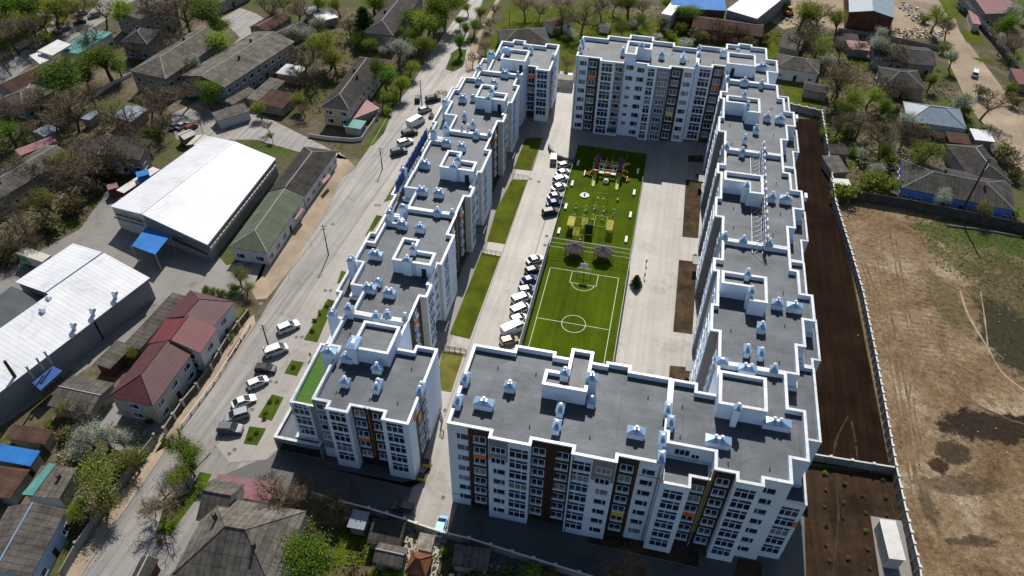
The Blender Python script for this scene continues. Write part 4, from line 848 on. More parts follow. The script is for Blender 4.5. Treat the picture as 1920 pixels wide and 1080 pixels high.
# cream house with lean-to
h5=house('cream_house','cream and yellow two storey house with a grey hipped roof beside the street',(655,206),(722,112),(678,101),6.2,2.2,kind='hip',roof='slate_dark',wall='plaster_yellow',chim=2)
wing(h5,(662,223),(712,203),(697,184),2.8,.3,kind='flat',roof='pink_sheet',wall='plaster_dim',wins=0)
wing(h5,(643,237),(676,242),(688,227),2.7,.0,kind='flat',roof='teal_sheet',wall='plaster_dim',wins=0)
HS=[
('long_house','long two storey house under a grey ridge roof behind the bare trees',(421,164),(553,78),(500,45),6.3,1.8,dict(kind='gable',roof='asbestos',wall='plaster_blue' if 0 else 'plaster_dim',chim=2)),
('hipped_house','broad grey house with a hipped roof among trees at the upper left',(311,148),(425,71),(364,56),7,2.6,dict(kind='hip',hips=(1,0),roof='asbestos',wall='plaster_dim',chim=1)),
('hipped_house','small dark hipped house with a white balcony behind the teal roof',(276,83),(303,58),(263,46),6,2.4,dict(kind='hip',roof='slate_dark',wall='plaster_dim',chim=1)),
('shop_building','low building with a flat teal sheet roof by the boulevard',(147,101),(211,61),(185,47),5,0,dict(kind='flat',roof='teal_sheet',wall='plaster_white')),
('old_house','old house with a rusty brown gable roof at the left edge',(22,174),(94,139),(76,121),5,1.8,dict(roof='brown_roof',wall='plaster_dim')),
('old_house','old grey house with pale roof edges left of the dark green tree',(42,203),(104,170),(72,148),4.6,1.8,dict(kind='hip',roof='asbestos',wall='plaster_dim')),
('shed','small shed with a pale blue sheet roof in the gap behind the bare trees',(168,225),(188,209),(174,204),3,0,dict(kind='flat',roof='bluegrey_roof',wall='plaster_dim',wins=0)),
('shed','shed with a worn pale blue roof half hidden by bare branches',(245,229),(277,204),(240,196),3.4,.6,dict(roof='bluegrey_roof',wall='plaster_dim',wins=0)),
('shed','little blue-grey roofed shed in the bushes at the left',(84,257),(111,242),(86,233),3,.5,dict(roof='bluegrey_roof',wall='plaster_dim',wins=0)),
('long_hall','very long dark hall reaching out of the left edge',(-60,408),(137,291),(104,262),5,1.6,dict(roof='asbestos',wall='plaster_dim',chim=1)),
('old_hall','dark tiled hall with a pale concrete coping beside the bin',(262,300),(284,262),(166,226),5,1.8,dict(roof='slate_dark',wall='plaster_dim')),
('shed','narrow shed with a faded pink roof beside the long hall',(38,292),(108,265),(96,257),3.2,.3,dict(kind='shed',roof='pink_sheet',wall='plaster_dim',wins=0)),
('garage_row','row of low garages with patched grey roofs beside the parked cars',(409,227),(470,208),(458,194),3,.3,dict(kind='shed',roof='asbestos',wall='plaster_white',wins=0)),
('garage_row','low grey roofed sheds below the long ridge roof',(437,196),(482,170),(474,160),3,.3,dict(kind='shed',roof='asbestos',wall='plaster_dim',wins=0)),
('shed','long patched grey shed left of the white awning',(492,192),(536,152),(516,139),3,.4,dict(kind='shed',roof='asbestos',wall='plaster_dim',wins=0)),
('shed','rusty brown patched shed in front of the white awning',(529,203),(557,177),(520,159),3,.4,dict(kind='shed',roof='brown_roof',wall='plaster_dim',wins=0)),
('shed','tan tent-like shed nearest the parked red car',(345,262),(368,251),(361,239),2.6,.7,dict(roof='cream_render',wall='plaster_dim',wins=0)),
('shed','tan tent-like shed touching the big white warehouse',(376,277),(396,258),(379,244),2.6,.7,dict(roof='cream_render',wall='plaster_dim',wins=0)),
('pavilion','white pavilion with a shallow hipped sheet roof among the sheds',(517,137),(557,144),(577,126),3,1.0,dict(kind='hip',roof='white_sheet',wall='plaster_dim',wins=0,ridge=None)),
('old_house','brown ridge roofed outbuilding behind the white blossom',(500,60),(547,33),(516,23),4,1.2,dict(roof='brown_roof',wall='plaster_dim')),
('shed','dark roofed shed between the brown outbuilding and the blossom',(513,78),(578,48),(566,36),4,.8,dict(roof='slate_dark',wall='plaster_dim',wins=0)),
('shed','shed with a shining white sheet roof at the top left',(600,40),(634,32),(618,21),3,.4,dict(kind='shed',roof='white_sheet',wall='plaster_dim',wins=0)),
('shed','low shed with a pale sheet roof behind the shining white one',(578,26),(603,20),(593,12),3,.4,dict(kind='shed',roof='bluegrey_roof',wall='plaster_dim',wins=0)),
('dark_house','long dark house with hipped roof left of the tall green trees',(737,67),(794,-10),(742,-18),6,2.4,dict(kind='hip',roof='slate_dark',wall='plaster_dim',chim=2)),
('garage_row','long grey roof crossing the top edge at the left',(400,12),(470,-22),(450,-40),4,.8,dict(roof='asbestos',wall='plaster_dim')),
('apartment_house','grey flat roofed building cut by the top edge beyond the hipped houses',(262,37),(332,8),(300,-18),8,0,dict(kind='flat',roof='asbestos',wall='plaster_dim')),
('garden_house','black-roofed hipped house behind the northwest block',(938,86),(1033,82),(1020,52),4.5,2.6,dict(kind='hip',roof='slate_dark',wall='plaster_dim')),
('garden_shed','white garden shed with a dark red roof on the green slope',(1036,52),(1077,40),(1070,24),3,1.,dict(roof='brown_roof',wall='plaster_white')),
('garden_shed','tiny shed with a pale flat roof on the green slope',(1122,50),(1144,52),(1142,42),2.4,0,dict(kind='flat',roof='asbestos',wall='plaster_white',wins=0)),
('long_barn','long rusty brown barn behind the north block',(1296,51),(1429,69),(1436,46),4,1.6,dict(roof='brown_roof',wall='brick')),
('hipped_house','white house with a grey hipped roof right behind the courtyard corner',(1453,126),(1536,139),(1541,113),4,2.0,dict(kind='hip',roof='asbestos',wall='plaster_white',chim=0)),
('garden_shed','block shed with a dark roof on the lawn beside the white house',(1505,167),(1553,176),(1559,161),3,.7,dict(roof='slate_dark',wall='plaster_dim',wins=0)),
('garden_shed','grey roofed shed behind the white hipped house',(1460,88),(1500,96),(1505,60),3,.7,dict(roof='asbestos',wall='plaster_dim',wins=0)),
('tiled_house','house with a blue-grey tiled hipped roof and a white end by the lane',(1702,227),(1813,242),(1803,204),4,2.6,dict(kind='hip',roof='bluegrey_roof',wall='plaster_white',ridge='bluegrey_roof')),
('white_shed','white sheet roofed shed between the tiled house and the lane',(1828,262),(1866,266),(1852,244),3,0,dict(kind='flat',roof='white_sheet',wall='plaster_dim',wins=0)),
('brown_shed','dark red flat shed against the tiled house',(1780,266),(1822,271),(1817,251),3,0,dict(kind='flat',roof='brown_roof',wall='brick',wins=0)),
('old_house','dark gabled house near the lane with a pale gable',(1702,119),(1756,124),(1747,90),4,1.8,dict(roof='slate_dark',wall='plaster_dim')),
('old_house','long dark roofed house beyond the blossom tree',(1640,112),(1704,118),(1700,92),3.6,1.4,dict(roof='slate_dark',wall='plaster_dim')),
('old_house','hipped dark house with a small pink porch roof',(1658,160),(1736,168),(1733,133),4,2.0,dict(kind='hip',roof='slate_dark',wall='plaster_dim')),
('shed','faded pink roofed shed among the back gardens',(1592,92),(1632,95),(1632,80),3,.3,dict(kind='shed',roof='pink_sheet',wall='plaster_dim',wins=0)),
('shed','black roofed shed in front of the brick barn',(1570,76),(1612,80),(1613,66),3,.3,dict(kind='shed',roof='slate_dark',wall='plaster_dim',wins=0)),
('pink_barn','barn with a pink-purple ridge roof at the top right corner',(1848,26),(1912,24),(1902,-14),5,2.,dict(roof='pink_sheet',wall='plaster_dim')),
('shed','small salmon roofed shed by the garden fence of the pink barn',(1824,44),(1840,46),(1835,22),3,0,dict(kind='flat',roof='pink_sheet',wall='plaster_white',wins=0)),
('shed','red roofed shed at the right edge beside the lane',(1908,157),(1932,160),(1924,131),3,0,dict(kind='flat',roof='red_tile',wall='plaster_dim',wins=0)),
('shed','ruined dark shed along the far end of the panel wall',(1557,289),(1593,290),(1591,272),2.6,.3,dict(kind='shed',roof='slate_dark',wall='plaster_dim',wins=0)),
('shed','shed with broken pale roofing along the panel wall',(1560,324),(1593,323),(1590,292),2.6,.3,dict(kind='shed',roof='asbestos',wall='plaster_dim',wins=0)),
('shed','low white slab roofed shed next to the green bush by the panel wall',(1562,346),(1596,348),(1595,336),2.,0,dict(kind='flat',roof='cap_white',wall='plaster_dim',wins=0)),
('corrugated_house','corrugated grey roofed house with a blue wall in the lower left corner',(58,1082),(125,955),(30,925),4.6,1.8,dict(roof='asbestos',wall='plaster_pale_blue',ridge='galv')),
('flat_house','flat felt roofed house with a small chimney behind the corrugated house',(42,929),(111,935),(149,878),3.6,0,dict(kind='flat',roof='asbestos',wall='plaster_dim',chim=1,wins=0)),
('lean_to','lean-to with a bright blue sheet roof at the left edge',(-40,857),(57,874),(76,847),3.2,.3,dict(kind='shed',roof='blue_sheet',wall='plaster_dim',wins=0)),
('shed','brown felt shed directly behind the bright blue roof',(8,822),(84,833),(104,808),3.,.3,dict(kind='shed',roof='brown_roof',wall='plaster_dim',wins=0)),
('shed','rusty flat shed in front of the bright blue roof',(-50,925),(18,935),(52,880),3.,.0,dict(kind='flat',roof='brown_roof',wall='plaster_dim',wins=0)),
('hut','narrow hut with a dark purple shingle roof at the bottom street edge',(276,1092),(297,1049),(270,1035),3,1.0,dict(roof='slate_dark',wall='brick',wins=0)),
('shed','low shed with a faded maroon sheet roof behind the crossed grey roof',(393,924),(505,942),(513,907),3.2,.5,dict(kind='shed',roof='pink_sheet',wall='plaster_dim',wins=0)),
('old_house','grey shingled low house left of the terracotta roof',(698,1054),(752,1066),(773,1029),3.4,1.,dict(roof='asbestos',wall='plaster_dim',wins=0)),
('brick_roof_house','house with a hipped terracotta roof at the bottom edge',(758,1073),(798,1083),(830,1046),3.6,1.8,dict(kind='hip',roof='terracotta',wall='brick',ridge='terracotta',wins=0)),
('shed','small sunlit shed with a peeling roof touching the service road wall',(778,1029),(808,1035),(818,1005),2.8,.2,dict(kind='shed',roof='rubble',wall='plaster_white',wins=0)),
('shed','black roofed shed in the shade behind the service road wall',(687,1018),(750,1026),(761,981),2.8,.3,dict(kind='shed',roof='slate_dark',wall='plaster_dim',wins=0)),
('shed','blue-grey roofed shed in the shade left of the black one',(650,988),(682,994),(692,961),2.8,.2,dict(kind='shed',roof='bluegrey_roof',wall='plaster_dim',wins=0)),
('shed','cluttered grey shed roof below the front block\'s service road',(846,1060),(914,1070),(926,1031),2.8,.2,dict(kind='shed',roof='asbestos',wall='plaster_dim',wins=0)),
('shed','flat topped shed with maroon side beside the tiled house yard',(206,692),(250,648),(217,640),3,0,dict(kind='flat',roof='asbestos',wall='maroon',wins=0)),
('shed','long patched shed between the vented warehouse and the maroon roof',(262,655),(352,556),(323,550),2.8,.2,dict(kind='shed',roof='asbestos',wall='plaster_dim',wins=0)),
('garage','weathered double garage with a shallow ridge in front of the vented warehouse',(88,760),(168,778),(190,713),3.4,1.,dict(roof='asbestos',wall='plaster_dim',wins=0)),
]
for nm,lb,a,b_,c_,z,ri,k in HS: house(nm,lb,a,b_,c_,z,ri,cat='shed' if 'shed' in nm or nm in('hut','lean_to') else 'garage' if 'garage' in nm else 'house',**k)
slab([o for o in scene.objects if o.name.startswith('flat_house')][0],[(40,927),(61,929),(104,871),(92,868)],3.75,'teal_sheet','roof_sheet',.06)
# crossed grey roof at the bottom: two crossing hipped wings
h=thing('crossed_house','large house with crossing weathered grey roofs at the bottom','house',(*W(437,1010,5),0))
wing(h,(322,1078),(512,1112),(556,955),5.2,4.4,kind='hip',roof='asbestos',wall='plaster_white',chim=2,ridge='asbestos')
wing(h,(367,975),(420,985),(447,905),5.2,2.6,kind='gable',roof='asbestos',wall='plaster_white',wins=0,ridge='asbestos')
# brick barn, blue factory, blue-walled L-shaped house
h=house('brick_barn','brick barn with a long blue-grey sheet roof beside the rubble yard',(1678,34),(1668,-40),(1590,-42),7,1.6,cat='barn',roof='bluegrey_roof',wall='brick',ridge='bluegrey_roof',wins=0)
h=thing('blue_factory','factory with blue and white sheet roofs cut by the top edge','factory',(*W(1330,5,5),0))
wing(h,(1259,14),(1362,20),(1362,-25),6,1.2,roof='blue_sheet',wall='brick',ridge='blue_sheet',wins=0);wing(h,(1362,18),(1420,35),(1420,-40),6.4,.4,kind='shed',roof='white_sheet',wall='grey_wall',wins=0);wing(h,(1240,25),(1259,29),(1259,-20),6.2,.1,kind='flat',roof='white_sheet',wall='plaster_white',wins=0)
h=thing('blue_walled_house','L-shaped dark roofed house with bright blue walls behind the boundary wall','house',(*W(1790,340,3),0))
wing(h,(1690,352),(1905,396),(1893,338),4,2.2,kind='hip',roof='slate_dark',wall='plaster_blue',chim=2);wing(h,(1900,345),(1842,272),(1780,280),4.05,2.4,kind='hip',roof='slate_dark',wall='plaster_dim',wins=0,chim=1)
# annexe of the small hipped house, white canopy frame, transformer building
t=thing('canopy_frame','white open canopy frame on slim posts by the boulevard','canopy',(*W(100,95,5),0))
for q,z in (([(70,95),(108,74),(134,83),(98,104)],6.5),([(55,104),(75,96),(98,110),(75,120)],5.2)): slab(t,q,z,'cap_white','roof_slab',.5,posts='cap_white')
t=thing('transformer_building','white flat roofed transformer building on its concrete pad by the panel wall','transformer',(*W(1680,1012,3.4),0))
wing(t,(1667,1047),(1699,1051),(1685,977),3.4,0,kind='flat',roof='cap_white',wall='plaster_white',wins=0,over=.15)
build(MB().cyl((2.2,-8.6),.8,.8,0,1.6,'cap_white',12).cyl((2.2,-8.6),.6,.6,1.6,2.2,'ridge',12),'vent_drum',t)

# ================================================================ WALLS AND FENCES
def wall(name,label,pts,h,m='fence_concrete',cat='wall',step=3.,post=.16,cap=None,th=.14,ph=.25,px=True,zt=None,pm=None):
    P=[Vector(W(*q,0)) if px is True else Vector(XY(*q)) for q in pts]
    c=P[0];t=thing(name,label,cat,(c.x,c.y,0));w_=MB();posts=[]
    for i in range(len(P)-1):
        a,b=P[i]-c,P[i+1]-c;d_=b-a;L_=d_.length;d_.normalize();n=Vector((-d_.y,d_.x))*th/2
        w_.prism([tuple(a+n),tuple(a-n),tuple(b-n),tuple(b+n)],0,h,m)
        if cap: 
            n2=n*2.1;w_.prism([tuple(a+n2),tuple(a-n2),tuple(b-n2),tuple(b+n2)],h,h+.1,cap,bottom=True)
        k=max(1,round(L_/step))
        for j in range(k): posts.append((a+d_*L_*j/k,d_,n))
    build(w_,'wall_panel',t)
    pmesh=None;pm=pm or m
    if post:
        b=MB();b.box(-post,post,-post,post,0,h+ph,pm);b.box(-post-.05,post+.05,-post-.05,post+.05,h+ph,h+ph+.08,cap or pm);pmesh=b.mesh('post')
        if len(posts)>100: posts=posts[:100]
        for a,d_,n in posts: link('post',pmesh,t,(a.x,a.y,0),math.atan2(d_.y,d_.x))
    return t
wall('panel_wall','long precast concrete wall with white capped posts between soil strip and dirt field',[(1466,204),(1537,220),(1550,300),(1562,390),(1593,492),(1612,560),(1633,665),(1651,765),(1672,886),(1690,970),(1715,1075),(1722,1130)],2.3,'fence_concrete',cap='cap_white',post=.2,step=2.2)
wall('panel_wall','short white posted wall closing the soil strip beside the southeast corner',[(1512,862),(1672,888)],2.0,'fence_concrete',cap='cap_white',post=.2,step=4.2)
wall('boundary_wall','tall dark block wall along the top of the dirt field',[(1572,372),(1605,376),(1700,392),(1800,412),(1930,440),(2050,468)],3.0,'fence_dark',post=.1,step=6)
wall('low_wall','fallen concrete beam wall lying in the grass at the right edge',[(1774,424),(1840,432),(1915,446)],.5,'fence_concrete',post=0)
wall('yard_wall','low wall with capped piers between service road and bottom gardens',[(590,935),(640,950),(694,964),(760,984),(782,992),(830,1008),(880,1020),(960,1045),(1040,1070),(1130,1098)],1.9,'fence_concrete',cap='cap_white',post=.22,step=4)
wall('house_fence','stone piered fence between the maroon tiled house and the street',[(312,812),(345,762),(372,730),(398,695),(430,640),(468,590)],1.7,'fence_dark',cap='plaster_dim',post=.25,step=4,pm='plaster')
wall('street_wall','grey retaining wall along the lower left side of the street',[(295,828),(262,870),(236,905),(210,945),(180,985),(150,1030),(120,1085)],2.2,'fence_concrete',post=.18,step=5)
wall('garden_wall','white walled corner of the garden in front of the cream house',[(579,257),(612,262),(660,266),(678,264),(700,232),(716,208)],1.2,'plaster_white',post=0)
wall('alley_fence','mossy green fence running down the lower left alley',[(105,828),(70,868),(40,905),(8,945),(-30,990)],2.2,'fence_dark',post=.08,step=3)
wall('garden_fence','white coping wall running between the upper left trees',[(135,212),(170,188),(210,160),(248,142)],1.2,'cap_white',post=0)
wall('garden_fence','pale fence in front of the old halls at the upper left',[(88,140),(120,122),(160,100),(172,96)],1.6,'cap_white',post=0)
wall('barn_wall','long thin garden wall below the rubble yard at the top right',[(1570,60),(1650,72),(1700,82),(1760,95)],1.6,'fence_concrete',post=0)
wall('garden_fence','dark picket fence along the gardens of the pink barn',[(1800,20),(1830,48),(1862,84),(1890,120),(1905,150)],1.7,'fence_dark',post=.1,step=3)
wall('ramp_wall','curved grey ramp wall at the north gap of the courtyard',[(1029,276),(1032,285),(1044,296),(1060,302),(1076,303)],1.2,'fence_concrete',post=0,th=.5)
wall('garage_wall','low concrete wall behind the two cars in the north gap',[(1044,160),(1074,163)],3.2,'plaster_dim',post=0,th=3.5)
wall('ravine_wall','dark retaining wall between warehouse yard and the wooded bank',[(-10,500),(40,462),(80,440),(120,408),(160,385),(205,352)],1.6,'fence_dark',post=0)
# metal rail fences with separate rails: field cage, playground, small railings
def rails(name,label,pts,h,m,cat='fence',step=3.,nr=4,bars=0,r_=.035,px='uv',mesh_=0,wide=None):
    P=[Vector(XY(*q)) if px=='uv' else Vector(W(*q,0)) for q in pts];c=P[0];t=thing(name,label,cat,(c.x,c.y,.05))
    ra=MB();ba=MB();pm=MB().tube((0,0,0),(0,0,h),r_*1.6,r_*1.6,m,6).mesh('post')
    for i in range(len(P)-1):
        a,b=P[i]-c,P[i+1]-c;d_=b-a;L_=d_.length;k=max(1,round(L_/step))
        for j in range(k+1 if i==len(P)-2 else k): q=a+d_*j/k;link('post',pm,t,(q.x,q.y,0))
        for j in range(nr): z=h*(j+1)/nr;ra.tube((a.x,a.y,z),(b.x,b.y,z),r_*(1.4 if j==nr-1 else 1),r_*(1.4 if j==nr-1 else 1),m)
        if bars:
            n=int(L_/bars)
            for j in range(n): q=a+d_*j/n;ba.tube((q.x,q.y,.05),(q.x,q.y,h),.026,.026,m,3)
        if mesh_:
            n=int(h/mesh_)
            for j in range(n): z=.1+mesh_*j;ba.tube((a.x,a.y,z),(b.x,b.y,z),.022,.022,m,3)
    build(ra,'rail',t)
    if ba.v: build(ba,'mesh_panel',t)
    return t
rails('pitch_fence','tall grey mesh cage side between the parked cars and the football pitch',[(-19.75,97),(-19.75,140)],4,'fence_grey',nr=4,bars=.16,mesh_=.35)
rails('pitch_fence','tall mesh cage side between the football pitch and the pale courtyard',[(-.05,97),(-.05,140)],4,'fence_grey',nr=4,bars=.4,mesh_=.8)
rails('pitch_fence','pale railed cage end between the gazebos and the football pitch',[(-19.75,140),(-.05,140)],4,'fence_grey',nr=3,step=4,r_=.035)
rails('playground_fence','low green railing along the left side of the playground',[(-19.75,140.1),(-19.75,188)],1.2,'fence_green',nr=2,bars=.3)
rails('playground_fence','low green railing along the right side of the playground',[(-.05,140.1),(-.05,188)],1.2,'fence_green',nr=2,bars=.3)
rails('hand_rail','short dark railing at the middle lawn entrance of the west wing',[(905,473),(938,479)],1.1,'iron',px=True,nr=3,step=1.2)
rails('hand_rail','short dark railing at the entrance between lawn and southwest block',[(832,655),(874,662)],1.1,'iron',px=True,nr=3,step=1.2,r_=.06)
rails('hand_rail','short dark railing at the northern lawn entrance',[(962,332),(990,336)],1.1,'iron',px=True,nr=3,step=1.2)
rails('stair_rail','black zigzag railing at the foot of the southwest block end wall',[(826,775),(830,790),(826,810),(832,815)],1.2,'iron',px=True,nr=3,step=1,r_=.05)
rails('barrier_rail','long pipe rail painted red and white between fence and street',[(343,800),(375,757),(402,720),(425,685),(447,650),(470,612)],.9,'cap_white',px=True,nr=1,step=3,r_=.09)
rails('barrier_rail','red painted pipe rail section in front of the maroon tiled house',[(430,672),(452,640)],.95,'red_tile',px=True,nr=1,step=3,r_=.11)
# ================================================================ PLAYGROUND AND PITCH
def uvthing(name,label,cat,px,py,rz=0,group=None,z=.1): X,Y=W(px,py,z);return thing(name,label,cat,(X,Y,z),-A+rz,group)
hp=MB();hp.tube((-4.5,0,0),(-4.5,0,0),0,0,'fence_grey')
t=uvthing('basketball_hoop','white backboard and goal frame at the far end of the football pitch','goal',1095,512)
b=MB().tube((0,0,0),(0,0,3.6),.09,.09,'fence_grey',6).tube((0,0,3.4),(0,-1.2,3.4),.07,.07,'fence_grey',6);build(b,'post',t)
build(MB().box(-.95,.95,-1.3,-1.22,2.9,4.1,'cap_white'),'backboard',t)
b=MB()
for i in range(12):
    a0,a1=2*math.pi*i/12,2*math.pi*(i+1)/12;b.tube((.23*math.cos(a0),-1.6+.23*math.sin(a0),3.05),(.23*math.cos(a1),-1.6+.23*math.sin(a1),3.05),.02,.02,'play_orange')
build(b,'ring',t)
b=MB()
for x in (-1.6,1.6):
    b.tube((x,-.6,0),(x,-.6,2),.06,.06,'play_white',6).tube((x,-.6,2),(x,.3,0),.04,.04,'play_white',6)
b.tube((-1.6,-.6,2),(1.6,-.6,2),.06,.06,'play_white',6).tube((-1.6,.3,0),(1.6,.3,0),.04,.04,'play_white',6);build(b,'goal_frame',t)
# benches
def bench():
    t=uvthing('bench','','bench',0,0)
    build(MB().box(-.3,.3,-1.15,1.15,.42,.52,'play_white'),'seat',t)
    lg=MB().box(-.26,.26,-.06,.06,0,.42,'cap_white').mesh('leg')
    for y in (-.85,.85): link('leg',lg,t,(0,y,0))
    return t
def dup(r0,loc,rz,label,group=None,cat=None,px=None):
    r_=r0.copy();scene.collection.objects.link(r_);r_.location=loc;r_.rotation_euler=(0,0,rz)
    tag(r_,label,cat or r0['category'],group or r0.get('group'),px)
    for ch in list(r0.children):
        c=ch.copy();scene.collection.objects.link(c);c.parent=r_
        for g in ch.children: d_=g.copy();scene.collection.objects.link(d_);d_.parent=c
    return r_
bn=bench();first=True
for side,l in (('left',[(1084,306),(1073,344),(1061,387),(1048,433)]),('right',[(1196,321),(1189,361),(1182,403),(1174,449)])):
    for i,(a,b_) in enumerate(l):
        lb='white bench on the %s edge of the playground, %s'%(side,['farthest, by the block\'s shadow','second from the north block','third from the north block','nearest the gazebos'][i])
        X,Y=W(a,b_,.4)
        if first: bn.location=(X,Y,.1);tag(bn,lb,'bench','white benches along the playground');first=False
        else: dup(bn,(X,Y,.1),-A,lb,'white benches along the playground')
# gazebos
for i,(a,b_) in enumerate(((1078,461),(1131,467))):
    t=thing('gazebo','brown hexagonal gazebo beside the pitch cage, the %s one'%['left','right'][i],'gazebo',(*W(a,b_,3),.1),-A,'brown gazebos')
    b=MB();n=6;z0,z1,r0=2.4,3.4,2.55
    for k in range(n):
        a0,a1=2*math.pi*k/n,2*math.pi*(k+1)/n;p=(r0*math.cos(a0),r0*math.sin(a0),z0);q=(r0*math.cos(a1),r0*math.sin(a1),z0)
        b.face([p,q,(0,0,z1)],'canopy_brown');b.face([(p[0],p[1],z0-.15),(q[0],q[1],z0-.15),q,p],'canopy_brown');b.tube((*p[:2],z0+.03),(0,0,z1+.03),.04,.04,'wood_dark')
        if k%1==0: build(MB().tube((p[0]*.78,p[1]*.78,0),(p[0]*.78,p[1]*.78,z0+.2),.09,.09,'wood_pole',6),'post',t)
    build(b,'roof',t);build(MB().box(-.9,.9,-.5,.5,.65,.75,'terracotta').box(-.15,.15,-.15,.15,0,.65,'wood_dark'),'table',t)
    for s_ in (-1,1): build(MB().box(-1.1,1.1,s_*1.2-.2,s_*1.2+.2,.4,.48,'terracotta').box(-.1,.1,s_*1.2-.1,s_*1.2+.1,0,.4,'wood_dark'),'bench_seat',t)
# big play structure with four towers, purple roofs, slides and rope bridge
t=uvthing('play_tower','large play structure with purple roofed towers, slides and white bridges','play structure',1138,332)
def tower(x,y,rf):
    b=MB()
    for sx in (-.8,.8):
        for sy in (-.8,.8): b.tube((x+sx,y+sy,0),(x+sx,y+sy,3.4),.07,.07,'play_lime',6)
    b.box(x-.8,x+.8,y-.8,y+.8,1.4,1.5,'play_orange');build(b,'tower_frame',t)
    b=MB().box(x-.85,x+.85,y-.9,y-.82,1.5,2.3,'play_orange');b.box(x-.9,x-.82,y-.85,y+.85,1.5,2.3,'play_lime');build(b,'guard_panel',t)
    if rf:
        c=MB().cyl((x,y),1.0,.1,3.3,4.6,'purple',6);c.cyl((x,y),.1,.02,4.6,5.1,'play_orange',6);build(c,'tower_roof',t)
for q in ((-3.2,3.6,1),(3.2,3.6,1),(-3.2,0,1),(3.2,0,1),(0,3.7,0),(0,-.6,0)): tower(*q)
for y,m in ((3.7,'play_white'),(-.3,'play_white')):
    b=MB().box(-2.4,-.8,y-.45,y+.45,1.4,1.5,m).box(.8,2.4,y-.45,y+.45,1.4,1.5,m)
    for s_ in (-.45,.45): b.tube((-2.4,y+s_,2.3),(2.4,y+s_,2.3),.05,.05,m)
    build(b,'bridge',t)
for x in (-3.2,3.2):
    b=MB()
    for k in range(6):
        z=1.45-.22*k;y=-.8-.75*k;z2=z-.22;b.face([(x-.4,y,z),(x+.4,y,z),(x+.4,y-.75,z2),(x-.4,y-.75,z2)][::-1],'play_lime')
        for s_ in (-.42,.42): b.tube((x+s_,y,z+.25),(x+s_,y-.75,z2+.25),.09,.09,'play_lime',5)
    build(b,'slide',t)
    b=MB();s_=1 if x>0 else -1
    for k in range(5):
        z=1.4-.25*k;b.face([(x+s_*(.8+.45*k),-.2-.12*k,z),(x+s_*(.8+.45*k),.7-.12*k,z),(x+s_*(1.25+.45*k),.58-.12*k,z-.25),(x+s_*(1.25+.45*k),-.32-.12*k,z-.25)][::s_],'play_orange')
        b.tube((x+s_*(.8+.45*k),-.2-.12*k,z+.3),(x+s_*(1.25+.45*k),-.32-.12*k,z+.05),.12,.12,'play_orange',5)
    build(b,'short_slide',t)
b=MB()
for k in range(7):
    a0=k*.8;a1=a0+.8;b.tube((4.6+.9*math.cos(a0),3.6+.9*math.sin(a0),2.6-.3*k),(4.6+.9*math.cos(a1),3.6+.9*math.sin(a1),2.3-.3*k),.35,.35,'play_yellow',8)
build(b,'spiral_tube',t)
build(MB().box(-.7,.7,-3.2,-2.2,.05,.9,'play_white').box(-.5,.5,-3.0,-2.4,.9,1.2,'play_white'),'play_box',t)
for s_ in (-1.4,1.4): build(MB().tube((s_,3.2,1.4),(s_,.2,1.4),.06,.06,'play_green',6).tube((s_,3.2,2.2),(s_,.2,2.2),.05,.05,'play_green',6),'balance_bar',t)
b=MB()
for x in (-1.9,1.9):
    b.tube((x,-.4,0),(x,0,2.1),.05,.05,'play_lime',6).tube((x,.4,0),(x,0,2.1),.05,.05,'play_lime',6)
b.tube((-1.9,0,2.1),(1.9,0,2.1),.05,.05,'play_lime',6)
t2=uvthing('swing_set','swing frame with two orange seats south of the play structure','swing',1126,374);build(b,'frame',t2)
for x in (-.7,.7):
    o=build(MB().box(x-.25,x+.25,-.12,.12,.45,.5,'play_orange'),'swing_seat',t2);build(MB().tube((x-.22,0,.5),(x-.22,0,2.1),.015,.015,'steel',3).tube((x+.22,0,.5),(x+.22,0,2.1),.015,.015,'steel',3),'chain',o)
t2=uvthing('carousel','round white carousel left of the swings','carousel',1096,367);build(MB().cyl((0,0),1.15,1.15,.15,.28,'play_white',20).cyl((0,0),1.2,1.2,.1,.16,'steel',20),'platform',t2);build(MB().cyl((0,0),.25,.25,.28,.85,'purple',10).tube((-.9,0,.75),(.9,0,.75),.04,.04,'purple').tube((0,-.9,.75),(0,.9,.75),.04,.04,'purple'),'handle',t2)
for (a,b_,m,l) in ((1096,327,'play_white','white seesaw left of the play structure'),(1175,338,'play_green','green seesaw right of the play structure')):
    t2=uvthing('seesaw',l,'seesaw',a,b_);build(MB().box(-.14,.14,-1.2,1.2,.5,.58,m),'beam',t2);build(MB().box(-.1,.1,-.15,.15,0,.5,'play_black'),'pivot',t2)
for a,b_,l in ((1175,297,'orange spring rider in the shade behind the play structure'),(1158,376,'brown spring rider right of the swings')):
    t2=uvthing('spring_rider',l,'spring rider',a,b_);build(MB().cyl((0,0),.18,.18,0,.4,'steel',8),'spring',t2);build(MB().box(-.2,.2,-.55,.55,.4,.75,'play_orange').box(-.12,.12,.25,.5,.75,1.2,'terracotta').tube((-.3,.2,.95),(.3,.2,.95),.03,.03,'play_black'),'seat',t2)
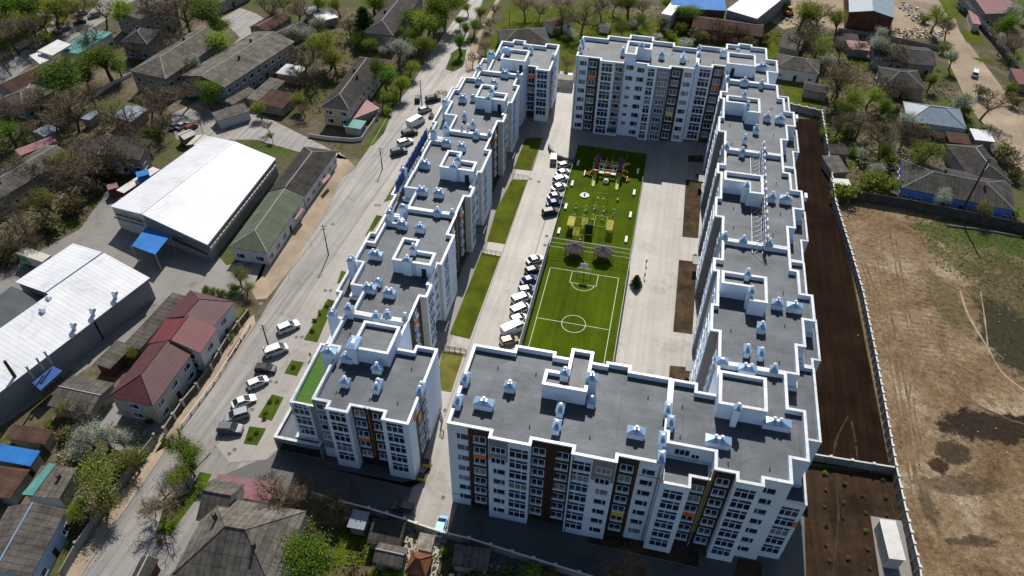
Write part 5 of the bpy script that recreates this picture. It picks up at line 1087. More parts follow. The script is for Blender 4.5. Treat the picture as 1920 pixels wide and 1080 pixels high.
# exercise machines
def machine(px,py,k,l):
    t2=uvthing('exercise_machine',l,'exercise machine',px,py,k*.7,'outdoor exercise machines')
    m=['play_lime','play_yellow','cap_white'][k%3]
    build(MB().tube((0,0,0),(0,0,1.6),.08,.08,m,6).box(-.25,.25,-.25,.25,0,.05,'steel_dark'),'post',t2)
    build(MB().tube((-.55,.1,1.25),(.55,.1,1.25),.045,.045,m,6).tube((-.55,.1,1.25),(-.5,-.5,.9),.04,.04,m,6).tube((.55,.1,1.25),(.5,-.5,.9),.04,.04,m,6),'handle',t2)
    if k%2: build(MB().box(-.22,.22,-.9,-.45,.5,.58,'play_black').tube((0,0,.4),(0,-.7,.5),.05,.05,m,6),'seat',t2)
    else:
        for s_ in (-.3,.3): build(MB().box(s_-.1,s_+.1,-.5,-.1,.2,.26,'play_black').tube((s_,-.3,.26),(s_*.3,0,1.2),.03,.03,m,5),'pedal',t2)
for i,(a,b_,l) in enumerate(((1080,390,'yellow double exercise machine at the left of the front row'),(1098,394,'white exercise machine second in the front row'),(1115,392,'slim exercise machine behind the middle frame'),(1132,396,'yellow exercise machine centre right'),(1151,400,'twin seat exercise machine at the right'),(1075,409,'exercise machine nearest the left climbing frame'),(1093,412,'small exercise machine beside the left ladder frame'),(1111,411,'exercise machine just behind the black mat'),(1129,412,'yellow and white exercise machine above the lattice frame'),(1148,412,'tall exercise machine above the right ladder'),(1088,449,'white exercise machine touching the left gazebo'))): machine(a,b_,i,l)
# yellow climbing frames and ladders
def ladder_frame(px,py,wd,ln,h,m,l,rungs=9,deck=0,rz=0):
    t2=uvthing('monkey_bars',l,'monkey bars',px,py,rz);b=MB()
    for x in (-wd/2,wd/2):
        for y in (-ln/2,ln/2): build(MB().tube((x,y,0),(x,y,h),.06,.06,m,6),'post',t2)
        b.tube((x,-ln/2,h),(x,ln/2,h),.06,.06,m,6)
    for k in range(rungs+1):
        y=-ln/2+ln*k/rungs;b.tube((-wd/2,y,h),(wd/2,y,h),.045 if not deck else .12,.045 if not deck else .12,m if not deck else 'play_yellow',5)
    build(b,'rungs',t2)
ladder_frame(1070,428,1.6,3.6,2.3,'play_yellow','yellow slatted climbing frame at the left of the exercise ground',12,1);ladder_frame(1095,428,1.2,3.,2.2,'play_yellow','yellow ladder frame beside the black mat',8);ladder_frame(1142,436,1.4,3.8,2.3,'play_yellow','yellow slatted climbing frame at the right of the exercise ground',10,1)
ladder_frame(1079,447,1.2,3.,2.2,'play_yellow','yellow ladder frame touching the left gazebo',8);ladder_frame(1125,428,3.,4.2,2.3,'play_lime','wide lime bar frame in the middle of the exercise ground',1);ladder_frame(1082,431,3.,4.2,2.4,'play_lime','wide lime bar frame behind the left gazebo',1)
t2=uvthing('climbing_board','black climbing board leaning upright in the exercise ground','climbing board',1103,440);build(MB().box(-.85,.85,-.08,.08,.2,3.2,'play_black'),'board',t2)
for s_ in (-.9,.9): build(MB().tube((s_,0,0),(s_,0,3.3),.07,.07,'play_black',6),'post',t2)
# ================================================================ VEHICLES
CM={}
def car_meshes(kind,pm):
    if (kind,pm) in CM: return CM[(kind,pm)]
    # stations: x, belt z, roof z (0 = none), half width
    K=dict(sedan=dict(L=4.5,Wd=.88,bel=.86,hd=.72,rf=1.42,c=(-1.9,-1.25,.35,1.25),r=(-1.0,.2)),
      hatch=dict(L=4.1,Wd=.86,bel=.92,hd=.82,rf=1.48,c=(-1.95,-1.55,.45,1.35),r=(-1.6,.25)),
      suv=dict(L=4.6,Wd=.93,bel=1.05,hd=.98,rf=1.68,c=(-2.2,-1.9,.55,1.3),r=(-1.95,.3)),
      van=dict(L=4.7,Wd=.92,bel=1.1,hd=.95,rf=1.85,c=(-2.3,-2.15,1.1,1.75),r=(-2.15,.8)),
      bus=dict(L=5.8,Wd=1.0,bel=1.25,hd=1.05,rf=2.35,c=(-2.85,-2.8,1.7,2.4),r=(-2.8,1.5)))[kind]
    L_,Wd,bel,hd,rf=K['L'],K['Wd'],K['bel'],K['hd'],K['rf'];x0,x1,x2,x3=K['c'];ra,rb=K['r'];b=MB();g=MB();h=L_/2
    prof=[(-h,.35),(-h,bel-.12),(-h+.08,bel-.02),(x0,bel),(x3,bel-.02),(h-.35,hd-.05),(h-.06,hd-.17),(h,.5),(h-.05,.25),(-h+.05,.25)]
    tp=[(-h+.05,.30)]
    # lower hull: loft between three width rings (sill, belt) for rounded corners
    def ring(w,ins): return [( (abs(p[0])-ins)*(1 if p[0]>0 else -1) if abs(p[0])>h-.4 else p[0],w,p[1]) for p in prof]
    rg=[ring(-Wd+.10,.16),ring(-Wd,.0 if 0 else .03),ring(Wd,.03),ring(Wd-.10,.16)]
    rg=[ring(-Wd*.72,0),ring(-Wd*.95,.1),ring(-Wd,.26),ring(Wd,.26),ring(Wd*.95,.1),ring(Wd*.72,0)]
    ys=[-Wd*.72,-Wd*.94,-Wd,Wd,Wd*.94,Wd*.72]
    order=[2,1,0,5,4,3]
    n=len(prof)
    seq=[2,1,0,5,4,3]
    R_=[rg[k] for k in seq]
    for a in range(5):
        for i in range(n):
            j=(i+1)%n;b.face([R_[a][i],R_[a][j],R_[a+1][j],R_[a+1][i]],pm)
    b.face(R_[0][::-1],pm);b.face(R_[5],pm)
    wt=Wd*.78;wb=Wd*.93
    C=[(x0,bel-.02),(x3,bel-.03)];T=[(ra,rf-.05),(rb,rf-.05)]
    bt=[(x0,-wb),(x3,-wb),(x3,wb),(x0,wb)];tt=[(ra,-wt),(rb,-wt),(rb,wt),(ra,wt)]
    if kind in('bus','van'): bt=[(x0,-Wd*.97),(x3,-Wd*.97),(x3,Wd*.97),(x0,Wd*.97)];tt=[(ra,-Wd*.88),(rb,-Wd*.88),(rb,Wd*.88),(ra,Wd*.88)]
    for i in range(4):
        j=(i+1)%4;f_=[(*bt[i],bel-.03),(*bt[j],bel-.03),(*tt[j],rf-.06),(*tt[i],rf-.06)]
        if kind=='bus' and i in(0,2,3):
            b.face(f_,pm);m_=[Vector(q) for q in f_];off={0:(0,-.012,0),2:(0,.012,0),3:(-.012,0,0)}[i]
            if i in (0,2):
                t0,t1=(.62,.95) if i==0 else (.05,.38)
                def P_(s_,t_): return tuple((m_[0]*(1-s_)+m_[1]*s_)*(1-t_)+(m_[3]*(1-s_)+m_[2]*s_)*t_+Vector(off))
                g.face([P_(t0,.25),P_(t1,.25),P_(t1,.85),P_(t0,.85)],'car_glass')
        else: g.face(f_,'car_glass')
    # roof shell, pillars
    i_=.0;b.prism([(ra-.03,-wt-.0),(rb+.03,-wt-.0),(rb+.03,wt+.0),(ra-.03,wt+.0)] if kind not in('bus','van') else [(ra-.03,-Wd*.885),(rb+.03,-Wd*.885),(rb+.03,Wd*.885),(ra-.03,Wd*.885)],rf-.07,rf,pm,bottom=True)
    for s_ in (0,1,2,3): b.tube((*bt[s_],bel-.03),(*tt[s_],rf-.04),.045,.045,pm)
    mx=(x0+x3)/2-.1;tw=(ra+rb)/2
    for s_ in (-1,1):
        wbb,wtt=abs(bt[0][1]),abs(tt[0][1]);b.tube((mx,s_*wbb,bel-.03),(tw,s_*(wtt+.01),rf-.04),.05,.05,pm)
        b.box(x3-.35,x3-.2,s_*(Wd+.02)-.09,s_*(Wd+.02)+.09,bel-.02,bel+.13,pm)
    wh=MB()
    for k in range(14):
        a0,a1=2*math.pi*k/14,2*math.pi*(k+1)/14;r0=.32
        for y0,y1 in ((-.11,.11),):
            wh.face([(r0*math.cos(a0),y0,r0*math.sin(a0)),(r0*math.cos(a1),y0,r0*math.sin(a1)),(r0*math.cos(a1),y1,r0*math.sin(a1)),(r0*math.cos(a0),y1,r0*math.sin(a0))],'tyre')
            for y,sg in ((y0,1),(y1,-1)): wh.face([(0,y*1.03,0),(r0*.62*math.cos(a0),y*1.03,r0*.62*math.sin(a0)),(r0*.62*math.cos(a1),y*1.03,r0*.62*math.sin(a1))],'rim');wh.face([(r0*.62*math.cos(a0),y,r0*.62*math.sin(a0)),(r0*.62*math.cos(a1),y,r0*.62*math.sin(a1)),(r0*math.cos(a1),y,r0*math.sin(a1)),(r0*math.cos(a0),y,r0*math.sin(a0))],'tyre')
    li=MB().box(-.06,.05,-.2,.2,-.09,.08,'light_lens');ta=MB().box(-.04,.05,-.14,.14,-.12,.12,'tail_lens')
    CM[(kind,pm)]=(b.mesh('body'),g.mesh('window_glass'),wh.mesh('wheel'),li.mesh('headlight'),ta.mesh('tail_light'),K,h);return CM[(kind,pm)]
NC=0
def car(px,py,dx,dy,kind,col,label,group='cars parked',cat='car',name='parked_car',s=1.):
    bm,gm,wm,lm,tm,K,h=car_meshes(kind,'paint_'+col)
    a=Vector(W(px,py,.7));b=Vector(W(px+dx,py+dy,.7));d_=b-a
    t=thing(name,label,cat,(a.x,a.y,.08),math.atan2(d_.y,d_.x),group,scale=s)
    link('body',bm,t);link('window_glass',gm,t)
    for x in (-h*.62,h*.62):
        for y in (-1,1): link('wheel',wm,t,(x,y*(K['Wd']-.1),.32))
    for y in (-1,1): link('headlight',lm,t,(h-.18,y*K['Wd']*.66,K['hd']-.22));link('tail_light',tm,t,(-h+.06,y*K['Wd']*.76,K['bel']-.2))
    return t
G1='cars parked on the forecourt';s1=1.06
car(541,613,36,-15,'suv','white','white estate car farthest up the forecourt row',G1,s=s1);car(518,657,33,-12,'van','white','white delivery van second from the top of the forecourt row',G1,cat='van',s=s1);car(498,691,36,2,'hatch','black','black hatchback third in the forecourt row',G1,s=s1);car(483,717,33,-14,'hatch','white','white hatchback between black car and white saloon',G1,s=s1);car(457,752,36,-14,'sedan','white','white saloon with a black rear window in the forecourt row',G1,s=s1);car(444,779,-34,10,'suv','silver','silver car pointing down the street, second from the bottom of the row',G1,s=s1);car(432,804,37,2,'suv','grey','dark grey car at the bottom end of the forecourt row',G1,s=s1)
G2='cars parked beside the west wing'
car(748,284,28,-7,'suv','teal','dark teal car nearest the blue rooftop sign',G2,s=s1);car(760,267,23,-8,'suv','white','white estate car between teal and black cars',G2,s=s1);car(768,249,27,-7,'suv','black','black car just in front of the big white van',G2,s=s1);car(780,230,30,-17,'bus','white','large white panel van parked beside the west wing',G2,cat='van',s=1.08);car(797,205,24,-8,'hatch','silver','silver hatchback behind the white van',G2,s=s1);car(812,185,24,-4,'suv','black','black pickup beside the sand heap',G2,s=s1);car(783,184,3,-20,'hatch','teal','dark green car parked nose-on by the upper pole',G2)
G3='cars parked between road and playground'
for (a,b_,dx,dy,k,c,l) in ((1038,297,2,-22,'van','silver','silver minivan pointing at the ramp wall'),(1059,309,26,-7,'hatch','silver','silver car first beside the playground fence'),(1056,323,26,-9,'sedan','white','white saloon second beside the playground fence'),(1052,336,26,-9,'suv','white','white car third beside the playground fence'),(1049,350,26,-9,'sedan','white','white saloon fourth beside the playground fence'),(1042,367,27,-5,'sedan','silver','pale roofed car just beyond the blue one'),(1040,380,28,-4,'sedan','blue','shiny blue saloon beside the playground'),(1033,397,30,-6,'suv','black','shiny black car at the near end of the upper row'),
  (1004,486,30,-9,'sedan','white','white saloon at the top of the row by the pitch cage'),(1000,506,27,-8,'hatch','black','black car with pale roof by the pitch cage'),(993,524,31,-10,'sedan','blue','bright blue saloon by the pitch cage'),(988,543,25,-5,'hatch','steelblue','grey-blue car by the pitch cage'),(978,560,32,-12,'van','white','white van farther from the front block'),(976,580,32,-14,'van','white','white van with a long roof in the middle of the row'),(973,597,28,-10,'hatch','white','small white car between two white vans'),(963,617,37,-17,'bus','white','longest white van near the front block'),(955,638,31,-8,'hatch','beige','beige car half hidden behind the front block parapet')):
    car(a,b_,dx,dy,k,c,l,G3,cat='van' if k in('bus','van') else 'car',s=1.02)
car(757,950,-26,-6,'hatch','grey','dark hatchback with red tail driving on the shaded service road','cars on the service road');t=car(827,986,4,-14,'hatch','lightblue','light blue car behind the service road wall','cars on the service road')
for a,b_,dx,dy,k,c,l in ((129,21,-16,6,'suv','black','black car at the far end of the boulevard row'),(152,24,-17,5,'sedan','silver','silver car on the boulevard'),(149,40,-20,3,'sedan','black','black saloon in the middle of the boulevard'),(120,54,-18,5,'sedan','grey','dark grey car on the boulevard'),(105,62,-18,6,'sedan','red','dark red saloon on the boulevard'),(176,29,-18,5,'suv','grey','grey car under the boulevard trees'),(12,106,-18,5,'hatch','black','dark car at the left edge of the boulevard')): car(a,b_,dx,dy,k,c,l,'cars on the boulevard')
for a,b_,dx,dy,k,c,l in ((364,176,14,-4,'hatch','white','small white car under the bare trees'),(329,235,14,-9,'sedan','grey','grey car at the left of the three by the tan sheds'),(342,234,14,-9,'sedan','silver','silver car in the middle of the three by the tan sheds'),(359,238,14,-8,'hatch','red','red car at the right of the three by the tan sheds'),(438,3,14,-6,'hatch','steelblue','blue car at the top edge of the back lane'),(1054,140,2,-12,'suv','grey','grey car parked left in the north gap'),(1069,142,2,-12,'sedan','white','white car parked right in the north gap'),(1828,137,2,-14,'van','white','white van driving down the dusty lane'),(1300,61,10,0,'hatch','white','white car at the left behind the north block'),(1314,64,4,8,'hatch','silver','pale car in the middle behind the north block'),(1331,64,4,8,'hatch','white','white car at the right behind the north block'),(1727,132,14,2,'suv','white','white car beside the dark gabled house'),(1812,208,3,14,'hatch','grey','')):
    if l: car(a,b_,dx,dy,k,c,l,'cars in the neighbourhood',cat='van' if k=='van' else 'car')
# box trailer with a green emblem
t=thing('box_trailer','cream box trailer with a green emblem beside the vented warehouse','trailer',(*W(72,494,1),.05),math.atan2(W(95,500,0)[1]-W(48,484,0)[1],W(95,500,0)[0]-W(48,484,0)[0]))
build(MB().box(-4,4,-1.25,1.25,1.1,3.8,'cream_render'),'box',t);build(MB().box(-3.9,-1.4,-1.30,-1.26,1.6,3.2,'logo_green').box(-1.4,-.5,-1.30,-1.26,1.5,2.2,'logo_green'),'emblem',t)
for x in (-3,-2.1,2.9):
    for y in (-1.0,1.0): o=link('wheel',car_meshes('bus','paint_white')[2],t,(x,y,.5),scale=1.5)
# orange excavator at the top right yard
t=thing('excavator','orange and black construction machine in the dusty work yard','excavator',(*W(1479,24,1),.05),.4);build(MB().box(-1.6,1.6,-1.2,-.7,0,.8,'play_black').box(-1.6,1.6,.7,1.2,0,.8,'play_black'),'tracks',t);build(MB().box(-1.5,1.3,-1.1,1.1,.8,1.9,'play_orange'),'body',t);build(MB().box(-.3,1.2,-.2,1.0,1.9,2.9,'car_glass').box(-.35,1.25,-.25,1.05,2.9,3.0,'play_orange'),'cab',t);build(MB().tube((1.2,-.5,1.5),(3.2,-.5,3.6),.22,.18,'play_orange',6).tube((3.2,-.5,3.6),(4.6,-.5,1.6),.16,.14,'play_orange',6),'boom',t)
# ================================================================ POLES, LAMPS, CHIMNEY
def pole(name,label,base,top,m='wood_pole',r_=.16,arms=2,cat='utility pole',lean=None):
    h=height(top,base);X,Y=W(*base);t=thing(name,label,cat,(X,Y,0))
    build(MB().tube((0,0,0),(0,0,h),r_,r_*.65,m,8),'shaft',t)
    for k in range(arms):
        b=MB().tube((-.8,.15,h-.4-.9*k),(.8,-.15,h-.4-.9*k),.05,.05,'steel_dark',5)
        for x in (-.75,-.3,.3,.75): b.tube((x,0,h-.4-.9*k),(x,0,h-.15-.9*k),.05,.03,'cap_white',5)
        build(b,'crossarm',t)
    return t
pole('utility_pole','dark pole in the middle of the street beside the west wing',(616,478),(605,422));pole('utility_pole','slim pole beside the street left of the teal car',(717,317),(711,277));pole('utility_pole','slim pole beside the upper parked cars',(791,197),(785,150));pole('lattice_pole','lattice lamp pole beside the white delivery van',(505,654),(496,609),'steel_dark',.2,2)
pole('chimney_pipe','tall rusty pipe chimney in front of the vented warehouse',(54,745),(10,677),'wood_pole',.42,0,'chimney');pole('utility_pole','tall dark pole rising in front of the blue-walled house',(1797,408),(1830,300),'wood_dark',.28,3)
for i,(b_,tp,l) in enumerate((((1165,165),(1160,140),''),((197,240),(180,155),'thin pole beside the old coping wall'),((849,125),(849,98),'thin pole on the traffic island'),((645,262),(641,232),'thin pole at the garden wall corner'),((383,258),(371,227),'thin pole by the tan sheds'),((1870,258),(1883,242),'thin pole beside the dusty lane'),((1743,330),(1755,309),'leaning pole beside the sparse tree'),((665,1070),(663,1042),'short pole in the bottom gardens'),((955,68),(957,20),'thin pole behind the northwest block'),((1006,48),(1006,28),'lamp post in the green slope'),((1360,40),(1360,15),'thin pole behind the brown barn'),((470,300),(462,268),'thin pole behind the big white warehouse'),((952,1008),(952,985),''))):
    if l: pole('thin_pole',l,b_,tp,'wood_pole',.11,1,'pole')
# overhead wires over the dusty lane and bottom gardens
def wire(label,pts,n=1,sag=1.2):
    P=[Vector((*W(a,b_,z),z)) for a,b_,z in pts];c=P[0];t=MB()
    for w_ in range(n):
        for i in range(len(P)-1):
            last=None
            for k in range(9):
                s_=k/8;q=P[i].lerp(P[i+1],s_)-c;q.z-=sag*4*s_*(1-s_)*.5;q.x+=.5*w_;q.z+=P[0].z
                if last: t.tube(last,q,.03,.03,'steel',3)
                last=q
    o=build(t,'overhead_wires',loc=(c.x,c.y,0));tag(o,label,'wires')
wire('bundle of overhead wires along the dusty lane gardens',[(1800,-10,9),(1868,70,8),(1935,150,8)],4)
# ================================================================ PEOPLE
def person_mesh():
    import bmesh
    me=bpy.data.meshes.new('person_body');V_=[(0,0,.92),(0,0,1.15),(0,0,1.4),(0,0,1.52),(0,.01,1.66),(.1,0,.88),(.12,.05,.48),(.13,.02,.06),(.13,.14,.03),(-.1,0,.88),(-.12,-.08,.48),(-.13,-.18,.06),(-.13,-.06,.03),(.19,0,1.4),(.25,-.04,1.12),(.24,.1,.88),(-.19,0,1.4),(-.25,.05,1.12),(-.24,.16,.9)]
    E_=[(0,1),(1,2),(2,3),(3,4),(0,5),(5,6),(6,7),(7,8),(0,9),(9,10),(10,11),(11,12),(2,13),(13,14),(14,15),(2,16),(16,17),(17,18)]
    rad=[.14,.13,.15,.06,.105,.09,.065,.045,.04,.09,.065,.045,.04,.06,.045,.035,.06,.045,.035]
    me.from_pydata(V_,E_,[]);o=bpy.data.objects.new('tmp',me);scene.collection.objects.link(o);md=o.modifiers.new('s','SKIN')
    for i,l in enumerate(me.skin_vertices[0].data): l.radius=(rad[i],rad[i]*.8)
    me.skin_vertices[0].data[0].use_root=True
    o.modifiers.new('ss','SUBSURF').levels=1
    dg=bpy.context.evaluated_depsgraph_get();m2=bpy.data.meshes.new_from_object(o.evaluated_get(dg));bpy.data.objects.remove(o);m2.name='person_body'
    for k in ('cloth_dark','cloth_red','skin'): m2.materials.append(M[k])
    for p_ in m2.polygons:
        z=p_.center.z;p_.material_index=2 if z>1.52 else (1 if z>.95 else 0);p_.use_smooth=True
    return m2
PM=person_mesh()
for i,(a,b_,l,c) in enumerate(((871,117,'person in dark clothes walking on the path by the traffic island','cloth_dark'),(874,121,'person walking beside another on the path by the traffic island','cloth_light'),(661,912,'person in red on the shaded service road','cloth_red'),(1211,497,'person standing on the pale courtyard above the fir','cloth_dark'),(1208,522,'person just right of the small courtyard fir','cloth_dark'),(583,672,'person in black beside the green terrace wall','cloth_dark'))):
    me=PM.copy();me.materials[1]=M[c];t=link('person',me,loc=(*W(a,b_,0),.08),rz=i*1.3);tag(t,l,'person')
    h=MB().cyl((0,.0),.10,.07,1.66,1.79,'wood_dark',8);build(h,'hair',t)
# ================================================================ SMALL ITEMS
def lumps(name,label,px,py,rx,ry,n,m,cat,kind='stuff',hs=.5,z=0):
    X,Y=W(px,py);b=MB();q=random.Random(int(px*3+py))
    for i in range(n):
        a=q.uniform(0,6.28);k=math.sqrt(q.random());x,y=rx*k*math.cos(a),ry*k*math.sin(a);s_=q.uniform(.15,.55)*hs*2;h=q.uniform(.1,.5)*hs*2;an=q.uniform(0,3)
        P=[(x+s_*math.cos(an+t)*q.uniform(.7,1.3),y+s_*math.sin(an+t)*q.uniform(.5,1.1)) for t in (0,1.5,3,4.6)]
        b.prism(P,0,h,m[i%len(m)])
    o=build(b,name,loc=(X,Y,z));tag(o,label,cat);o['kind']=kind;return o
lumps('rubble_heap','heap of broken slabs and earth below the rubble yard',1725,62,11,4,170,['rubble','cap_white','brown_roof','dust_road'],'rubble')
lumps('rubble_heap','scattered building waste along the wall of the rubble yard',1712,25,4,10,110,['rubble','cap_white','steel_dark','plaster_dim'],'rubble')
lumps('sand_heap','small sand heap beside the black pickup',828,176,2.6,2.2,70,['sand'],'sand heap',hs=.35)
lumps('scrap_heap','scattered pallets and scrap on the dusty work yard',1500,40,9,4,80,['rubble','plaster_white','brown_roof','steel_dark'],'scrap')
lumps('scrap_heap','clutter of boards and sheets around the bottom gardens',905,1075,8,3,60,['rubble','plaster_dim','steel','wood_dark'],'scrap')
lumps('scrap_heap','pale junk scattered on the wooded bank left of the warehouses',150,345,9,8,80,['plaster_white','plaster_dim','rubble'],'scrap')
lumps('scrap_heap','debris among the garden sheds right of the panel wall',1660,305,12,7,90,['plaster_dim','rubble','plaster_white'],'scrap')
lumps('clods','loose clods scattered over the bare dirt field',1850,720,24,48,260,['dirt_field','dust_road','dirt_field','rubble'],'clods',hs=.22)
lumps('gravel_patch','stones between the maroon house yard and its sheds',290,600,6,7,120,['rubble','plaster_dim'],'gravel',hs=.2)
for i,(a,b_,l) in enumerate(((791,896,'yellow waste container at the corner of the southwest block'),(801,870,'second yellow waste container behind the first at the southwest block'))):
    t=thing('waste_container',l,'waste container',(*W(a,b_,.5),.05),-A);build(MB().box(-.7,.7,-.5,.5,.15,1.2,'yellow'),'body',t);build(MB().box(-.75,.75,-.55,.55,1.2,1.3,'play_black'),'lid',t)
    for x in (-.55,.55): build(MB().cyl((x,-.4),.08,.08,0,.15,'tyre',8),'wheel',t)
t=thing('cargo_cart','small white tricycle cart with red cargo beside the silver hatchback','cart',(*W(809,217,.5),.06),.3);build(MB().box(-.8,.8,-.55,.55,.4,1.2,'cap_white'),'box',t);build(MB().box(-.5,.5,-.4,.4,1.2,1.5,'red_tile').tube((.8,0,.8),(1.6,0,1.2),.06,.06,'steel'),'cargo',t)
for x,y in ((-.5,-.6),(-.5,.6),(1.5,0)): link('wheel',car_meshes('hatch','paint_white')[2],t,(x,y,.3),scale=.9)
# manhole rings on forecourt and roads
mh=MB().cyl((0,0),.5,.5,0,.012,'kerb',16).cyl((0,0),.36,.36,.012,.02,'iron',16).mesh('manhole_cover')
for i,(a,b_) in enumerate(((556,632),(566,632),(507,715),(518,717),(463,765),(473,768),(489,570),(671,500),(684,488),(705,385),(711,385),(835,770),(831,933),(879,850),(878,852),(995,336),(1010,341),(624,420),(750,430),(430,851),(440,843),(1025,443),(1022,460),(610,545),(620,545))):
    o=link('manhole_cover',mh,loc=(*W(a,b_),.085 if a<900 else .085));tag(o,'round manhole cover',  'manhole cover','manhole covers on the paving',(a,b_))
lm=MB()
for a,b_,c_,d_ in ((690,372,683,382),(640,455,632,466),(660,420,655,428),(588,462,580,474),(277,905,270,920),(286,906,279,921),(566,516,558,528)):
    p_,q_=Vector(W(a,b_)),Vector(W(c_,d_));n=(q_-p_).normalized();n=Vector((-n.y,n.x))*.1;lm.prism([tuple(p_+n),tuple(p_-n),tuple(q_-n),tuple(q_+n)],0,.0,'kerb',sides=False)
o=build(lm,'road_marking',loc=(0,0,.045));o['kind']='structure'
# wheel ruts and trodden paths on the dirt field
def ribbon(name,pts,wd,m,z,gap=.05):
    P=[Vector(W(*p_)) for p_ in pts];C_=[]
    for i in range(len(P)-1):
        p0,p1,p2,p3=P[max(i-1,0)],P[i],P[i+1],P[min(i+2,len(P)-1)]
        for k in range(6):
            t=k/6;C_.append(.5*((2*p1)+(p2-p0)*t+(2*p0-5*p1+4*p2-p3)*t*t+(3*p1-p0-3*p2+p3)*t*t*t))
    C_.append(P[-1]);b=MB();q=random.Random(int(P[0].x*9));L=[];
    for i,c in enumerate(C_):
        d_=(C_[min(i+1,len(C_)-1)]-C_[max(i-1,0)]).normalized();n=Vector((-d_.y,d_.x))*wd*q.uniform(.2,.6);L.append((c+n,c-n))
    for i in range(len(L)-1):
        if q.random()<gap: continue
        b.face([(*L[i][0],z),(*L[i][1],z),(*L[i+1][1],z),(*L[i+1][0],z)],m)
    o=build(b,name);o['kind']='structure'
for off in (0,9):
    for i,l in enumerate(([(1640,420),(1650,520),(1672,640),(1700,780),(1722,920)],[(1668,430),(1690,560),(1712,660),(1705,760),(1725,850)],[(1700,640),(1760,700),(1830,760),(1930,800)],[(1610,480),(1655,620),(1690,800),(1718,980)],[(1735,600),(1790,690),(1860,760)])):
        ribbon('wheel_rut',[(a+off,b_+off*.25) for a,b_ in l],.45,'rut',.045+.004*i)
ribbon('trodden_path',[(1800,545),(1815,590),(1850,650),(1880,700),(1925,735)],.6,'path_dust',.075,0);ribbon('trodden_path',[(1838,545),(1845,590),(1852,650)],.4,'path_dust',.08,0)
for i,l in enumerate(([(1566,900),(1572,960),(1566,1040),(1560,1080)],[(1652,900),(1668,935),(1680,975)],[(1590,780),(1570,820),(1560,862)],[(1596,790),(1604,830),(1608,868)])): ribbon('trodden_path',l,.45,'soil_light',.085+.004*i)

# ================================================================ TREES
def leafquad(b,c,s,q,m):
    a=Vector((q.gauss(0,1),q.gauss(0,1),q.gauss(0,.7)+.6)).normalized();x=a.orthogonal().normalized();y=a.cross(x)
    t=q.uniform(0,6.28);x,y=x*math.cos(t)+y*math.sin(t),y*math.cos(t)-x*math.sin(t);w_=s*q.uniform(.6,1.);l=s*q.uniform(.8,1.4)
    b.face([c-x*l*.5,c-y*w_*.4,c+x*l*.5,c+y*w_*.4],m)
def tree_meshes(kind,seed):
    """unit tree 1 m high: trunk + limbs mesh, crown mesh"""
    q=random.Random(seed);tr=MB();cr_=MB();tips=[]
    P=dict(green=(3,.20,.36,.95,5000,.031,['leaf_green']),yellow=(3,.20,.40,.9,4500,.030,['leaf_yellow']),olive=(3,.22,.42,.8,3600,.028,['leaf_olive','leaf_yellow']),
      sparse=(4,.24,.46,.9,3800,.024,['leaf_yellow','leaf_green']),blossom=(3,.18,.46,.85,5500,.027,['leaf_blossom','leaf_blossom','leaf_green']),
      bare=(4,.22,.52,.9,2200,.015,['leaf_bud']),tan=(4,.25,.34,1.0,3600,.022,['leaf_bud','twig_warm']),poplar=(3,.14,.22,1.0,5200,.029,['leaf_green']),bright=(3,.20,.42,.9,9000,.029,['leaf_bright']),dark=(3,.20,.40,.9,5600,.031,['leaf_dark','leaf_green']))[kind]
    depth,fork,wid,_,nl,ls,ms=P
    bk='twig_warm' if kind=='tan' else ('twig' if kind=='bare' else 'bark')
    def grow(p,d_,L_,r_,lv):
        n=3;
        for k in range(n):
            d2=(d_+Vector((q.gauss(0,.13),q.gauss(0,.13),q.gauss(0,.06)+(.05 if lv else 0)))).normalized();e=p+d2*L_/n
            tr.tube(p,e,r_*(1-.25*k/n),r_*(1-.25*(k+1)/n),bk if lv>1 else 'bark',5 if lv<2 else 3);p=e;d_=d2
            if lv>=2: tips.append((p.copy(),lv))
            if lv and lv<depth and k<n-1 and q.random()<.7: br(p,d_,L_*.55,r_*.5,lv+1,1)
        if lv<depth: br(p,d_,L_*(.72 if lv else .62),r_*.68,lv+1,q.choice([3,4]) if lv<2 else q.choice([2,3]))
        else: tips.append((p.copy(),lv+1))
    def br(p,d_,L_,r_,lv,n):
        a0=q.uniform(0,6.28)
        for k in range(n):
            a=a0+6.28*k/n+q.gauss(0,.3);sp=(.62 if kind!='poplar' else .25)*(wid/.4)*q.uniform(.7,1.25);x=d_.orthogonal().normalized();y=d_.cross(x)
            d2=(d_+(x*math.cos(a)+y*math.sin(a))*sp+Vector((0,0,.12))).normalized();grow(p,d2,L_*q.uniform(.8,1.15),r_,lv)
    grow(Vector((0,0,0)),Vector((q.gauss(0,.04),q.gauss(0,.04),1)),fork if kind!='bare' else .24,.020 if kind!='bare' else .015,0)
    # normalise height to 1
    mz=max(v[2] for v in tr.v);k=1/mz;tr.v=[(x*k,y*k,z*k) for x,y,z in tr.v]
    tp=[(p_*k,l) for p_,l in tips];sd=.062 if kind not in('bare','poplar') else .035
    clump=[c for c,l in tp];clm=[q.choice(ms) for _ in clump]
    wts=[q.expovariate(1)**1.3+.08 for _ in clump];pick=q.choices(range(len(clump)),wts,k=nl)
    for i in range(nl):
        j=pick[i];c=clump[j];o=Vector((q.gauss(0,1),q.gauss(0,1),q.gauss(0,.8)))*sd*(.6+.5*min(2,wts[j]))
        if kind=='bare' and i%3:
            e=c+o;dd=(Vector((q.gauss(0,1),q.gauss(0,1),abs(q.gauss(0,1))))).normalized()*.07;sx=dd.orthogonal().normalized()*.0024
            cr_.face([e-dd*.5-sx,e-dd*.5+sx,e+dd*.5],'twig')
        else: leafquad(cr_,c+o,ls*(.8 if kind=='bare' else 1),q,clm[j])
    return tr.mesh('trunk'),cr_.mesh('crown')
